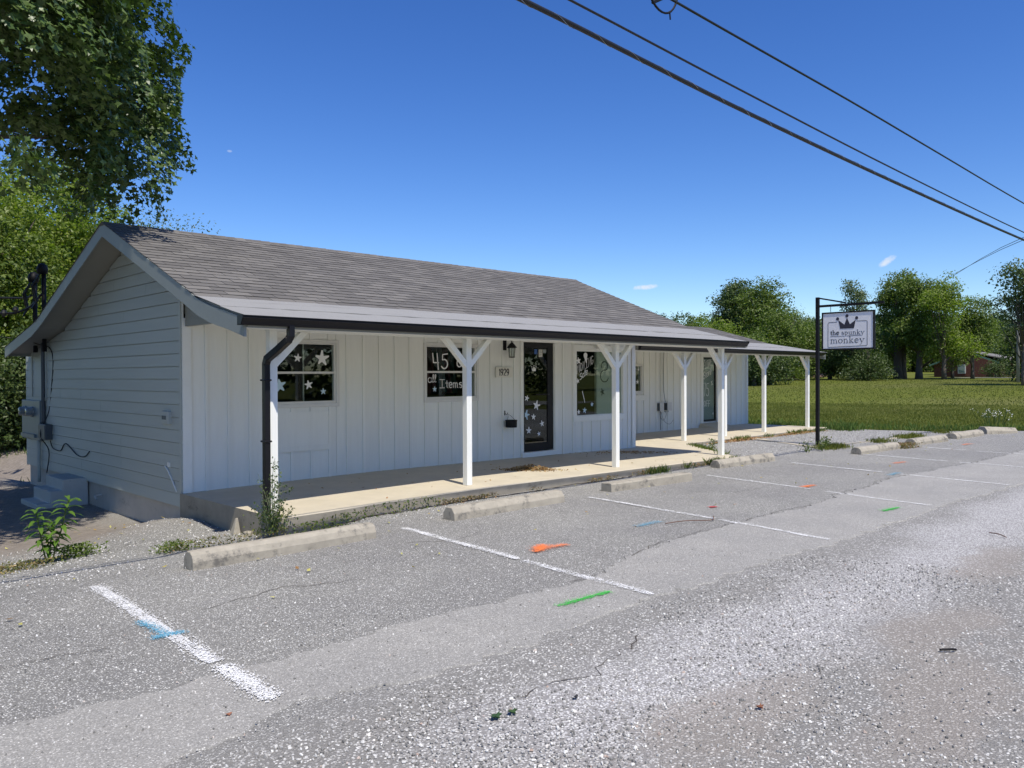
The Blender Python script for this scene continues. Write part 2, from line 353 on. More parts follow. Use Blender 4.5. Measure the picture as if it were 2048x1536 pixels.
M = MB(); write(M, 'all', fnw(wy), 8.05, 1.49, .13, .011, 1.05, 0); write(M, 'Items', fnw(wy), 8.30, 1.40, .135, .015, 1.0); M.build('lettering', paint_mark, w2)
# door opening: trim, storm door
M = MB().box(10.135, 10.213, YF-.022, YF-.0005+.02, .17, 2.20).box(11.047, 11.13, YF-.022, YF+.0195, .15, 2.20).box(10.135, 11.13, YF-.024, YF+.0195, 2.202, 2.285)
M.build('door_trim', white_trim, B, bevel=.003)
M = MB().box(10.2135, 10.228, YF-.004, YF+.12, .21, 2.198).box(11.030, 11.0465, YF-.004, YF+.12, .21, 2.198); M.build('door_jamb', white_trim, B)
box('door_threshold', white_trim, B, 10.15, 11.12, YF-.06, YF+.12, .12, .208, bevel=.006)
dr = MB(); d0, d1 = 10.230, 11.028
dr.box(d0, d0+.045, YF+.012, YF+.048, .225, 2.19).box(d1-.15, d1, YF+.012, YF+.048, .225, 2.19).box(d0+.045, d1-.15, YF+.012, YF+.048, .225, .36).box(d0+.045, d1-.15, YF+.012, YF+.048, 2.10, 2.19)
door = dr.build('door', black_metal, B, bevel=.004, label='black full glass storm door with painted stars')
box('pane', glass, door, d0+.045, d1-.15, YF+.026, YF+.031, .36, 2.10)
MB().tube([(d0+.30, YF-.02, 1.245), (d1-.16, YF-.02, 1.245)], .012).tube([(d1-.16, YF-.02, 1.245), (d1-.12, YF+.01, 1.245)], .010).tube([(d0+.30, YF-.02, 1.245), (d0+.30, YF+.01, 1.245)], .010).build('handle', black_metal, door)
M2 = MB(); M3 = MB()
for x, z, r, c in [(10.338,1.186,.054,'w'),(10.589,1.044,.083,'w'),(10.286+.03,.884,.078,'b'),(10.509,.84,.054,'w'),(10.733,.705,.054,'w'),(10.385,.594,.06,'w'),(10.649,.526,.041,'w')]:
    M = MB(); stars(M, x, z, r*1.08, YF+.024, random.uniform(-.3, .3)); M.build('painted_star', paint_blue if c == 'b' else paint_mark, door)
cr = [(-.045,-.045),(.045,-.045),(.058,.03),(.028,-.008),(0,.045),(-.028,-.008),(-.058,.03)]
M = MB().prism([(10.525+x, YF+.024, 1.72+z) for x, z in cr], (0, -.002, 0))
for x, z in ((-.058,.038),(0,.054),(.058,.038)): M.prism([(10.525+x+.009*math.cos(a*.7854), YF+.024, 1.72+z+.009*math.sin(a*.7854)) for a in range(8)], (0, -.002, 0))
M.build('crown_decal', paint_mark, door)
sb = simple('blue_sticker', (.03, .10, .32), .4, .1, 40); ss = simple('white_sticker', (.55, .54, .48), .5, .05, 30); sg = simple('grey_sticker', (.30, .34, .34), .5, .1, 60)
box('sticker', sb, door, 10.535, 10.615, YF+.022, YF+.024, 1.985, 2.075); k = box('sticker', ss, door, 10.652, 10.752, YF+.022, YF+.024, 1.935, 2.075); box('sticker', sg, door, 10.765, 10.85, YF+.022, YF+.024, 2.01, 2.075)
M = MB()
for zz, ln in ((2.045, .05), (2.02, .07), (1.985, .055), (1.96, .03)): M.box(10.67, 10.67+ln, YF+.0205, YF+.0215, zz-.005, zz+.005)
M.box(10.775, 10.80, YF+.0205, YF+.0215, 2.025, 2.06).box(10.815, 10.835, YF+.0205, YF+.0215, 2.025, 2.06); M.build('sticker_print', sg, door)
# picture window
x0, x1, z0, z1 = 11.665, 13.115, .805, 2.08
M = MB().box(x0-.10, x1+.045, YF-.024, YF+.02, z1, z1+.10).box(x0-.10, x0, YF-.024, YF+.02, z0, z1).box(x1, x1+.045, YF-.024, YF+.02, z0, z1).box(x0-.11, x1+.055, YF-.034, YF+.02, z0-.105, z0)
w3 = M.build('window', white_trim, B, bevel=.003)
MB().box(x0, x1, YF, YF+.07, z1-.02, z1).box(x0, x1, YF, YF+.07, z0, z0+.015).box(x0, x0+.02, YF, YF+.07, z0+.015, z1-.02).box(x1-.02, x1, YF, YF+.07, z0+.015, z1-.02).build('window_frame', white_trim, w3)
box('pane', glass, w3, x0+.02, x1-.02, YF+.02, YF+.026, z0+.015, z1-.02)
for x, z, r, c in [(11.76,1.876,.07,'w'),(11.742,1.486,.046,'w'),(11.764,.885,.045,'w'),(11.939,.913,.055,'b'),(12.162,1.021,.044,'b')]:
    M = MB(); stars(M, x, z, r*1.05, YF+.017, random.uniform(-.3, .3)); M.build('painted_star', paint_blue if c == 'b' else paint_mark, w3)
M = MB(); write(M, 'MOViNG', fnw(YF+.017), 11.72, 1.60, .17, .015, .68, 0)
M = MB()
def slant(u0, v0, sl): return lambda u, v, d: (u0+(u), YF+.017-d, v0+v+sl*u)
write(M, 'MOVING', slant(11.715, 1.62, .42), 0, 0, .165, .0115, .64); write(M, 'Sale', slant(11.80, 1.50, .55), 0, 0, .12, .014, .85)
M.prism([(11.97+.055*math.cos(t), YF+.017, 1.985+.055*math.sin(t)) for t in [math.radians(a) for a in range(-30, 215, 20)]]+[(11.99, YF+.017, 1.84), (12.005, YF+.017, 1.84)], (0, -.002, 0))
ribbon(M, [(11.87, 1.285), (11.91, 1.18), (11.948, 1.067)], .018, fnw(YF+.017)); M.build('lettering', paint_mark, w3)
# small flood light socket above it
MB().lathe([(.001,.0),(.045,.002),(.05,.02),(.035,.06),(.012,.085),(.001,.09)], (12.22, YF-.10, 2.115), 12).tube([(12.22, YF-.10, 2.20), (12.22, YF-.05, 2.235), (12.22, YF-.01, 2.24)], .01).build('porch_light_bulb', vinyl, B, smooth=True)

# ---- wing front
WY, WX1 = 12.50, 22.50
OPW = [(16.20, 17.045, 1.14, 1.845), (19.98, 20.70, .235, 2.10)]
ew = [13.75+.285*k for k in range(9)]+[16.6, 16.88, 17.168, 17.441, 17.719, 18.00, 18.24, 18.542, 18.855, 19.116, 19.411, 19.697, 20.98, 21.27, 21.555, 21.863, 22.159]
fw2 = batten_wall('wing_wall', XR+.02, WX1, WY, OPW, ew, top=2.36)
MB().box(WX1-.09, WX1+.018, WY-.019, WY-.0155, .085, 2.36).box(WX1+.0005, WX1+.018, WY-.0155, WY+.09, .085, 2.36).build('corner_board', white_trim, B)
w4 = slider_window(16.205, 17.04, 1.145, 1.84, WY)
box('window_sill', white_board, w4, 16.1, 17.26, WY-.03, WY-.015, .93, 1.07)
for x, z, r in ((16.927,1.736,.045),(16.888,1.416,.06)):
    M = MB(); stars(M, x, z, r, WY+.014); M.build('painted_star', paint_mark, w4)
MB().box(19.86, 19.978, WY-.024, WY+.02, .16, 2.10).box(20.702, 20.83, WY-.024, WY+.02, .16, 2.10).box(19.86, 20.83, WY-.026, WY+.02, 2.102, 2.22).build('door_trim', white_trim, B)
d2 = MB().box(19.985, 20.01, WY+.01, WY+.045, .25, 2.095).box(20.66, 20.695, WY+.01, WY+.045, .25, 2.095).box(20.01, 20.66, WY+.01, WY+.045, .25, .30).box(20.01, 20.66, WY+.01, WY+.045, 2.05, 2.095).build('door', black_metal, B, label='narrow glass door lettered ENTIRE Store 75% OFF')
box('pane', glass, d2, 20.01, 20.66, WY+.025, WY+.03, .30, 2.05); box('window_paper', simple('grey_door_film', (.34, .37, .38), .5, .08, 3), d2, 20.012, 20.62, WY+.034, WY+.038, .30, 2.05)
def slw(u0, v0, sl): return lambda u, v, d: (u0+u, WY+.022-d, v0+v+sl*u)
M = MB(); write(M, 'ENTiRE', slw(20.06, 1.74, .32), 0, 0, .20, .014, .62); write(M, 'Store', slw(20.05, 1.46, .38), 0, 0, .20, .014, .72)
write(M, '75', slw(20.04, .98, 0), 0, 0, .38, .016, .55); write(M, '%', slw(20.46, 1.28, .2), 0, 0, .13, .012, .9); write(M, 'OFF', slw(20.07, .68, -.02), 0, 0, .17, .014, .95)
stars(M, 20.113, 2.0, .03, WY+.022); stars(M, 20.56, .46, .035, WY+.022); M.build('lettering', paint_mark, d2)
MB().hexa([(19.75, WY-.55, .07), (20.85, WY-.55, .07), (20.85, WY, .07), (19.75, WY, .07)], [(19.82, WY-.42, .12), (20.82, WY-.42, .12), (20.82, WY-.02, .21), (19.82, WY-.02, .21)]).build('door_ramp', concrete, B)
MB().box(13.54, 22.50, WY+.1, YB-.3, -.3, .2).build('wing_foundation', foundation, B)
# plain outer walls behind
MB().box(WX1-.10, WX1, WY+.11, 17.0, -.3, 2.38).box(13.54, WX1-.10, 16.9, 17.0, -.3, 2.3).build('wing_end_wall', white_board, B)
MB().box(XR-.10, XR, YF+.11, YB, -.3, 2.5).box(XL+.1, XR-.1, YB-.1, YB, -.4, 2.2).build('rear_wall', white_board, B)

# ---- interiors seen through the panes
MB().box(XL+.12, XR-.12, 14.4, 14.5, 0, 2.4).box(XL+.12, XR-.12, YF+.12, 14.5, .02, .10).box(XL+.12, XR-.12, YF+.12, 14.5, 2.36, 2.40).box(XL+.06, XL+.12, YF+.12, 14.5, 0, 2.4).box(XR-.16, XR-.10, YF+.12, 14.5, 0, 2.4).build('interior_wall', interior_dark, B)
MB().box(XR+.05, WX1-.1, 15.4, 15.5, 0, 2.4).box(XR+.05, WX1-.1, WY+.12, 15.5, .2, .23).build('interior_wall', interior_dark, B)
pt = box('interior_partition', interior_pale, B, 12.37, 13.11, YF+.055, YF+.075, .11, 2.35)
MB().box(12.33, 12.365, YF+.05, YF+.09, .11, 2.35).build('partition_frame', simple('grey_green_frame', (.25, .28, .23), .6, .05, 5), B)
M = MB(); fm = lambda u, v, d: (u-.56, YF+.05-d, v)
ribbon(M, [(13.16-.0-x, y) for x, y in arc(.0, 1.78, .10, .09, -20, 250, 10)]+[(13.16-x, y) for x, y in arc(.0, 1.58, .13, .12, 80, -160, 12)], .02, fm); stars(M, 12.53, 1.26, .07, YF+.05, .3); M.build('partition_silhouettes', dark_mark, B)  # S and star are shadow silhouettes, their shade put into the dark colour
rk = thing('clothing_rack', 'rack of dark garments hanging behind the window lettered 45 off', 'clothes rack', (8.55, 10.9, .1))
MB().tube([(7.9, 10.9, 2.1), (9.3, 10.9, 2.1)], .012).tube([(7.9, 10.9, .1), (7.9, 10.9, 2.1)], .012).tube([(9.3, 10.9, .1), (9.3, 10.9, 2.1)], .012).build('rail', black_metal, rk)
for k in range(11):
    x = 7.98+k*.118; c = curtain_b if k in (5, 6, 9) else curtain_a; dx = random.uniform(-.02, .02)
    MB().hexa([(x-.02, 10.72, 1.3+dx), (x+.04, 10.72, 1.3+dx), (x+.04, 11.1, 1.3+dx), (x-.02, 11.1, 1.3+dx)], [(x, 10.84, 2.08), (x+.02, 10.84, 2.08), (x+.02, 10.96, 2.08), (x, 10.96, 2.08)]).build('garment', c, rk)
nb = thing('notice_board', 'pale green card propped inside the leftmost window', 'card', (5.6, 10.6, .1))
MB().box(5.52, 5.66, 10.60, 10.62, 1.52, 1.84).build('card', simple('pale_green_card', (.42, .58, .46), .8, .05, 5), nb); MB().tube([(5.59, 10.63, .1), (5.59, 10.63, 1.84)], .01).build('stand', black_metal, nb)
MB().box(5.95, 5.965, 10.35, 10.37, .1, 2.35).build('interior_pole', vinyl, B)

# ---- lap siding of the gable
def roof_top(y):  return interp(y, [7.45, 8.70, 11.70, 15.0, 17.10], [2.185, 2.478, 3.70, 2.52, 2.14])
def roof_under(y): return roof_top(y)-.125
gw = MB(); ys = [YF+.02, 11.7, 15.0, YB-.02]
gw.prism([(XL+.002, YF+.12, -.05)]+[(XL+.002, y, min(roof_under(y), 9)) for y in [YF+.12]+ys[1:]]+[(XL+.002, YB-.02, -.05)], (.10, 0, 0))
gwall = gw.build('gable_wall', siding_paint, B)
EXPO = .1625; rows = 22
for k in range(rows):
    z0 = -.06+k*EXPO; z1 = z0+EXPO
    Y = np.linspace(YF+.0, YB-.03, 60); und = np.array([roof_under(y) for y in Y])-.004
    ok = Y[und > z0+.01]
    if len(ok) < 2: break
    ya, yb = ok.min(), ok.max()
    # joints: two or three lengths a row
    js = [ya]+sorted(random.sample([ya+(yb-ya)*q for q in (.3, .42, .55, .7, .86)], 1 if yb-ya < 5 else 2))+[yb] if yb-ya > 2 else [ya, yb]
    for a, b in zip(js, js[1:]):
        g = .0015; yy = [a+g]+[float(y) for y in Y if a+.03 < y < b-.03]+[b-g]
        low = [(XL-.032, y, z0) for y in (yy[0], yy[-1])]; topc = [(y, min(z1, roof_under(y)-.004)) for y in yy]
        topc2 = [topc[0]]+[topc[i] for i in range(1, len(topc)-1) if topc[i][1] < z1-1e-4 or topc[i-1][1] < z1-1e-4 or topc[i+1][1] < z1-1e-4]+[topc[-1]]
        face = [low[0], low[1]]+[(XL-.032+.010*(z-z0)/(z1-z0), y, z) for y, z in reversed(topc2)]
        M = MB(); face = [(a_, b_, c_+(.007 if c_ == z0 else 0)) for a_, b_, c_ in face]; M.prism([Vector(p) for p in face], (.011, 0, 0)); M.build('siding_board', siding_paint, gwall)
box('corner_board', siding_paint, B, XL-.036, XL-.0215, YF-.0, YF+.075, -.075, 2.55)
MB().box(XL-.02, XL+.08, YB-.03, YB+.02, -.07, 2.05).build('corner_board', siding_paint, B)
# foundation and steps
MB().box(XL+.03, XL+.3, YF+.02, YB-.02, -.75, -.055).box(XL+.3, XR-.1, YB-.3, YB-.02, -.75, -.05).build('foundation_wall', foundation, B)
st = thing('concrete_steps', 'three painted concrete steps against the shaded gable wall', 'steps', (3.6, 14.3, -.45))
for x0_, z_ in ((3.755, -.012), (3.575, -.185), (3.39, -.365)): box('step', step_paint, st, x0_, 4.095, 13.90, 14.85+(.0 if z_ > -.1 else .003), -.62, z_, bevel=.012) if False else None
MB().prism([(4.13, 13.90, -.62), (4.13, 13.90, -.012), (3.755, 13.90, -.012), (3.755, 13.90, -.185), (3.575, 13.90, -.185), (3.575, 13.90, -.365), (3.39, 13.90, -.365), (3.39, 13.90, -.62)], (0, .92, 0)).build('tread_block', step_paint, st, bevel=.014)
# gable window and electrical gear
gwn = MB().box(XL-.045, XL-.0165, 16.00, 16.07, 1.22, 2.24).box(XL-.045, XL-.0165, 16.93, 17.00, 1.18, 2.24).box(XL-.045, XL-.0165, 16.07, 16.93, 2.17, 2.24).box(XL-.045, XL-.0165, 16.07, 16.93, 1.18, 1.24).build('window', siding_paint, B, label='narrow window on the shaded gable wall')
box('window_blind', siding_paint, gwn, XL-.022, XL-.0165, 16.07, 16.93, 1.24, 2.17)

# ---- porch posts, braces, beams
def post(x, y, zt, left, right, first=False, w=.089):
    zb = slab_z(x); M = MB().box(x-w/2, x+w/2, y, y+w, zb, zt); p = M.build('porch_post', post_paint, B, bevel=.004)
    for s, on in ((-1, left), (1, right)):
        if not on: continue
        L = .285; t = .080; a = x+s*w/2
        M = MB().prism([(a, y+.006, zt-L), (a, y+.006, zt-L-t*1.25), (a+s*(L+t*1.25), y+.006, zt-.001), (a+s*L, y+.006, zt-.001)], (0, w-.012, 0)) if s > 0 else MB().prism([(a+s*L, y+.006, zt-.001), (a+s*(L+t*1.25), y+.006, zt-.001), (a, y+.006, zt-L-t*1.25), (a, y+.006, zt-L)], (0, w-.012, 0))
        M.build('brace', post_paint, p, bevel=.003)
PX = [(4.19, 1.99+.10, 0, 1), (6.985, 2.075, 1, 1), (10.14, 2.09, 1, 1), (13.33, 2.095, 1, 0)]
for x, zt, l, r in PX: post(x, 7.90, 2.085, l, r)
for x, l, r in ((15.70, 1, 1), (17.48, 1, 1), (19.45, 1, 1), (21.97, 1, 0)): post(x, 10.28, 2.10, l, r)
MB().box(4.14, 13.38, 7.895, 7.995, 2.0855, 2.235).build('porch_beam', white_trim, B, bevel=.004)
MB().box(3.72, 13.46, 7.548, 7.89, 2.095, 2.108).build('eave_soffit', white_trim, B)
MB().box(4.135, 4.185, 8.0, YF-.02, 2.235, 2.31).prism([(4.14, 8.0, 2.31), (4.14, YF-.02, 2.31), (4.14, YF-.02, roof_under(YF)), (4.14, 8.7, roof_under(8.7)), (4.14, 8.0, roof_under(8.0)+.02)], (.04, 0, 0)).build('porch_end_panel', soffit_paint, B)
MB().add([(4.19, 8.0, 2.235), (13.42, 8.0, 2.235), (13.42, YF-.02, 2.335), (4.19, YF-.02, 2.335)], [(0, 1, 2, 3)]).build('porch_ceiling', white_trim, B)
MB().box(13.56, 22.02, 10.275, 10.375, 2.1005, 2.235).build('porch_beam', white_trim, B, bevel=.004)
MB().add([(13.54, 10.38, 2.236), (22.4, 10.38, 2.236), (22.4, WY-.02, 2.355), (13.54, WY-.02, 2.355)], [(0, 1, 2, 3)]).build('porch_ceiling', white_trim, B)

# ---- roofs
def roof_block(name, prof, x0, x1, th=.11):
    top = [(x0, y, z) for y, z in prof]; bot = [(x0, y, z-th) for y, z in reversed(prof)]
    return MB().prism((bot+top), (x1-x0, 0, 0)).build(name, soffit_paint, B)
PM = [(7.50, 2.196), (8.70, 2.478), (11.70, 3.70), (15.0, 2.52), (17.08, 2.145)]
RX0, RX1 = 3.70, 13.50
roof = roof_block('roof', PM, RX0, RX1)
def fascia(prof, x, parent, thick=.022, h=.175, over=.008):
    M = MB()
    for (ya, za), (yb, zb) in zip(prof, prof[1:]):
        M.hexa([(x, ya, za-h), (x+thick, ya, za-h), (x+thick, yb, zb-h), (x, yb, zb-h)], [(x, ya, za+over), (x+thick, ya, za+over), (x+thick, yb, zb+over), (x, yb, zb+over)])
    return M
fa = [(7.52, 2.17), (7.9, 2.262), (8.3, 2.345), (8.62, 2.44), (9.0, 2.60), (9.4, 2.765), (11.70, 3.695)]
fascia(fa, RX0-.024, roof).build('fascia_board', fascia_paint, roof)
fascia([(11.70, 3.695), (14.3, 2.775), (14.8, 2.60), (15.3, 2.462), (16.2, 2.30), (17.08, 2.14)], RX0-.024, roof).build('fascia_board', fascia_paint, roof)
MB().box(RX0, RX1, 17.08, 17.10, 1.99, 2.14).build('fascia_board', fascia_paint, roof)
MB().box(3.72, RX1, YB+.0, 17.078, 2.0, 2.01).build('soffit', soffit_paint, roof) if YB < 17.07 else None
def slope_sheet(M, x0, x1, a, b, lift=.006, nx=40, wob=.0):
    n = len(M.v)
    for i in range(nx+1):
        x = x0+(x1-x0)*i/nx
        for (y, z) in (a, b):
            M.v.append((x, y+random.uniform(-wob, wob), z+lift+random.uniform(0, wob)*.5)); 
    for i in range(nx): M.f.append((n+2*i, n+2*i+2, n+2*i+3, n+2*i+1)); M.mi.append(0)
    return M
def z_at(prof, y): return float(np.interp(y, [p[0] for p in prof], [p[1] for p in prof]))
def rolled(prof, x0, x1, ys, parent):
    for (ya, yb), lift in zip(ys, (.006, .014, .022)):
        M = MB(); nx = 60; rows_ = []
        for j, y in enumerate((ya, (ya+yb)/2, yb)):
            rows_.append([(x0+(x1-x0)*i/nx, y+(random.uniform(-.008, .008) if j == 0 else 0), z_at(prof, y)+lift+random.uniform(0, .004)) for i in range(nx+1)])
        n = 0; M.v = rows_[0]+rows_[1]+rows_[2]; w_ = nx+1
        skirt = [(p[0], p[1], p[2]-.006) for p in rows_[0]]; M.v += skirt
        for r in range(2):
            for i in range(nx): M.f.append((r*w_+i, r*w_+i+1, (r+1)*w_+i+1, (r+1)*w_+i)); M.mi.append(0)
        for i in range(nx): M.f.append((3*w_+i, 3*w_+i+1, i+1, i)); M.mi.append(0)
        M.build('rolled_roofing', strip_m, parent)
rolled(PM, RX0-.03, RX1+.02, [(7.47, 8.12), (8.05, 8.72)], roof)
# shingles
def shingle_field(prof_a, prof_b, x0, x1, parent, expo=.14, wid=.305, n_parts=300, lift=.012, campos=(0, 0)):
    (ya, za), (yb, zb) = prof_a, prof_b; L = math.hypot(yb-ya, zb-za); ang = math.atan2(zb-za, yb-ya); uy, uz = math.cos(ang), math.sin(ang); sgn = 1 if yb > ya else -1
    n = int(math.ceil(L/expo)); items = []
    for r in range(n):
        s = r*expo; off = (r % 2)*wid/2+random.uniform(-.02, .02); x = x0-off
        while x < x1:
            a = max(x, x0); b = min(x+wid, x1)
            if b-a > .03: items.append((a, b, s, ya+uy*s, za+uz*s))
            x += wid
    items.sort(key=lambda t: (t[0]-campos[0])**2+(t[3]-campos[1])**2+ (0 if t[1]-t[0] > wid*.95 else 0))
    meshes = {}
    def piece(w, length):
        key = (round(w, 3), round(length, 3))
        if key not in meshes:
            M = MB(); g = .0036; t = .005
            # u along the eave, v up the slope, n out of it; the exposed edge is proud, the head tucked
            pts = [(g, 0, .0085), (w-g, 0, .0085), (w-g, length, -.001), (g, length, -.001)]
            M.hexa([(u, v, nn-t) for u, v, nn in pts], pts); meshes[key] = M.mesh('shingle', shingle_m)
        return meshes[key]
    rest = MB(); attr = []; rot = Matrix.Rotation(ang, 4, 'X')
    for k, (a, b, s, y, z) in enumerate(items):
        ln = min(expo+.03, L-s+.005); jz = random.uniform(0, .0025); ny, nz = -uz, uy
        me = piece(b-a, ln)
        if k < n_parts:
            o = link_mesh(me, 'shingle', parent, (a, y+ny*(lift+jz), z+nz*(lift+jz)), (ang, random.uniform(-.004, .004), random.uniform(-.004, .004)))
        else:
            T = Matrix.Translation((a, y+ny*(lift+jz), z+nz*(lift+jz))) @ rot
            rest.add([T @ v.co for v in me.vertices], [tuple(p.vertices) for p in me.polygons]); attr += [random.random()]*6
    if rest.v:
        o = rest.build('shingles', shingle_m, parent, kind='stuff'); at = o.data.attributes.new('piece', 'FLOAT', 'FACE'); at.data.foreach_set('value', attr)
shingle_field((8.66, 2.466), (11.70, 3.70), RX0-.035, RX1+.02, roof)
def plain_slope(prof, x0, x1, parent, lift=.01):
    M = MB()
    for (ya, za), (yb, zb) in zip(prof, prof[1:]): M.add([(x0, ya, za+lift), (x1, ya, za+lift), (x1, yb, zb+lift), (x0, yb, zb+lift)], [(0, 1, 2, 3)])
    return M.build('rear_shingles', shingle_m, parent)
plain_slope([(11.70, 3.70), (15.0, 2.52), (17.1, 2.14)], RX0-.035, RX1+.02, roof)
x = RX0-.03; M = MB()
while x < RX1:
    w = .30; b = min(x+w, RX1+.02); z = 3.716+random.uniform(0, .004)
    MB().hexa([(x, 11.58, z-.058), (b, 11.58, z-.050), (b, 11.82, z-.045), (x, 11.82, z-.053)], [(x, 11.695, z), (b, 11.695, z+.010), (b, 11.705, z+.010), (x, 11.705, z)]).build('ridge_cap', shingle_m, roof); x += .145
# gutters
def gutter(x0, x1, y0, zt, name='gutter'):
    # front lip y0, back y0+.13
    prof = [(0, 0), (.012, .004), (.012, -.012), (.004, -.02), (.03, -.055), (.045, -.088), (.13, -.088), (.13, .0), (.125, .0), (.125, -.082), (.05, -.082), (.037, -.055), (.016, -.022), (.018, .008), (0, .008)]
    M = MB().prism([(x0, y0+a, zt+b) for a, b in prof], (x1-x0, 0, 0))
    for xx in (x0, x1-.003): M.prism([(xx, y0+a, zt+b) for a, b in [(0, .008), (.002, -.02), (.03, -.055), (.045, -.088), (.13, -.088), (.13, .008)]], (.003, 0, 0))
    return M.build(name, black_metal, B)
gutter(3.612, 13.43, 7.415, 2.198); gutter(13.555, 22.30, 9.93, 2.21)
def obox_tube(M, pts, a, b):
    """rectangular pipe"""
    for p, q in zip(pts, pts[1:]):
        p, q = Vector(p), Vector(q); t = (q-p).normalized(); ex = Vector((1, 0, 0)); ey = t.cross(ex).normalized()
        e = t*.012
        M.hexa([p-e-ex*a-ey*b, p-e+ex*a-ey*b, p-e+ex*a+ey*b, p-e-ex*a+ey*b], [q+e-ex*a-ey*b, q+e+ex*a-ey*b, q+e+ex*a+ey*b, q+e-ex*a+ey*b])
    return M
dsx = 4.085
M = obox_tube(MB(), [(dsx+.08, 7.49, 2.115), (dsx+.08, 7.49, 2.02), (dsx+.065, 7.51, 1.975), (dsx+.03, 7.66, 1.88), (dsx, 7.84, 1.785), (dsx-.0, 7.87, 1.73), (dsx-.0, 7.875, .06)], .031, .038)
for zz in (1.55, .9, .35): M.box(dsx-.043, dsx+.043, 7.822, 7.93, zz, zz+.02)
M.build('downspout', black_metal, B, bevel=.008)
# wing roof
PW = [(10.02, 2.212), (11.75, 2.50), (13.84, 3.09), (17.2, 2.30)]
wr = roof_block('wing_roof', PW, XR+.03, 22.44, .10)
rolled(PW, XR+.025, 22.50, [(9.99, 10.85), (10.78, 11.80)], wr)
shingle_field((11.74, 2.497), (13.84, 3.09), XR+.03, 22.48, wr, n_parts=0)
plain_slope([(13.84, 3.09), (17.2, 2.30)], XR+.025, 22.5, wr)
fascia([(10.02, 2.195), (11.75, 2.49), (13.84, 3.08), (17.2, 2.29)], 22.44, wr).build('fascia_board', fascia_paint, wr)
# leaf nest and main end gable above wing
gm = MB().prism([(XR-.10, YF+.11, 2.3), (XR-.10, YF+.11, roof_under(YF+.11)), (XR-.10, 11.7, roof_under(11.7)), (XR-.10, 15, roof_under(15)), (XR-.10, YB, roof_under(YB)-.05), (XR-.10, YB, 2.0)], (.095, 0, 0)); gm.build('end_gable_wall', white_board, B)
# ============================================================ fast meshes
def fast_mesh(name, V, F, nper, mat, attr=None, smooth=False):
    """V (n,3), F (m,nper) index array"""
    me = bpy.data.meshes.new(name); V = np.asarray(V, np.float32); F = np.asarray(F, np.int32)
    me.vertices.add(len(V)); me.vertices.foreach_set('co', V.ravel())
    me.loops.add(F.size); me.loops.foreach_set('vertex_index', F.ravel())
    me.polygons.add(len(F)); me.polygons.foreach_set('loop_start', np.arange(0, F.size, nper, dtype=np.int32))
    try: me.polygons.foreach_set('loop_total', np.full(len(F), nper, np.int32))
    except Exception: pass
    me.polygons.foreach_set('use_smooth', np.full(len(F), smooth))
    if attr is not None:
        a = me.attributes.new('rnd', 'FLOAT', 'FACE'); a.data.foreach_set('value', np.asarray(attr, np.float32))
    me.materials.append(mat); me.update(calc_edges=True); me.validate(); return me
def new_obj(name, me, parent=None, **kw):
    o = bpy.data.objects.new(name, me); COL.objects.link(o)
    if parent: o.parent = parent; ORG[o.name] = ORG.get(parent.name, (0, 0, 0))
    for k, v in kw.items(): o[k] = v
    return o
def xyz(n):
    g = n.new('ShaderNodeNewGeometry'); s = n.new('ShaderNodeSeparateXYZ'); n.id_data.links.new(g.outputs['Position'], s.inputs[0]); return g.outputs['Position'], s.outputs
def smask(n, l, v, a, b):
    m = n.new('ShaderNodeMapRange'); m.interpolation_type = 'SMOOTHSTEP'; m.inputs[1].default_value = a; m.inputs[2].default_value = b
    if hasattr(v, 'node'): l.new(v, m.inputs[0])
    return m.outputs[0]
def voro(n, l, scale, pos, feature='F1', rand=1):
    v = n.new('ShaderNodeTexVoronoi'); v.feature = feature; v.inputs['Scale'].default_value = scale; v.inputs['Randomness'].default_value = rand; l.new(pos, v.inputs['Vector']); return v

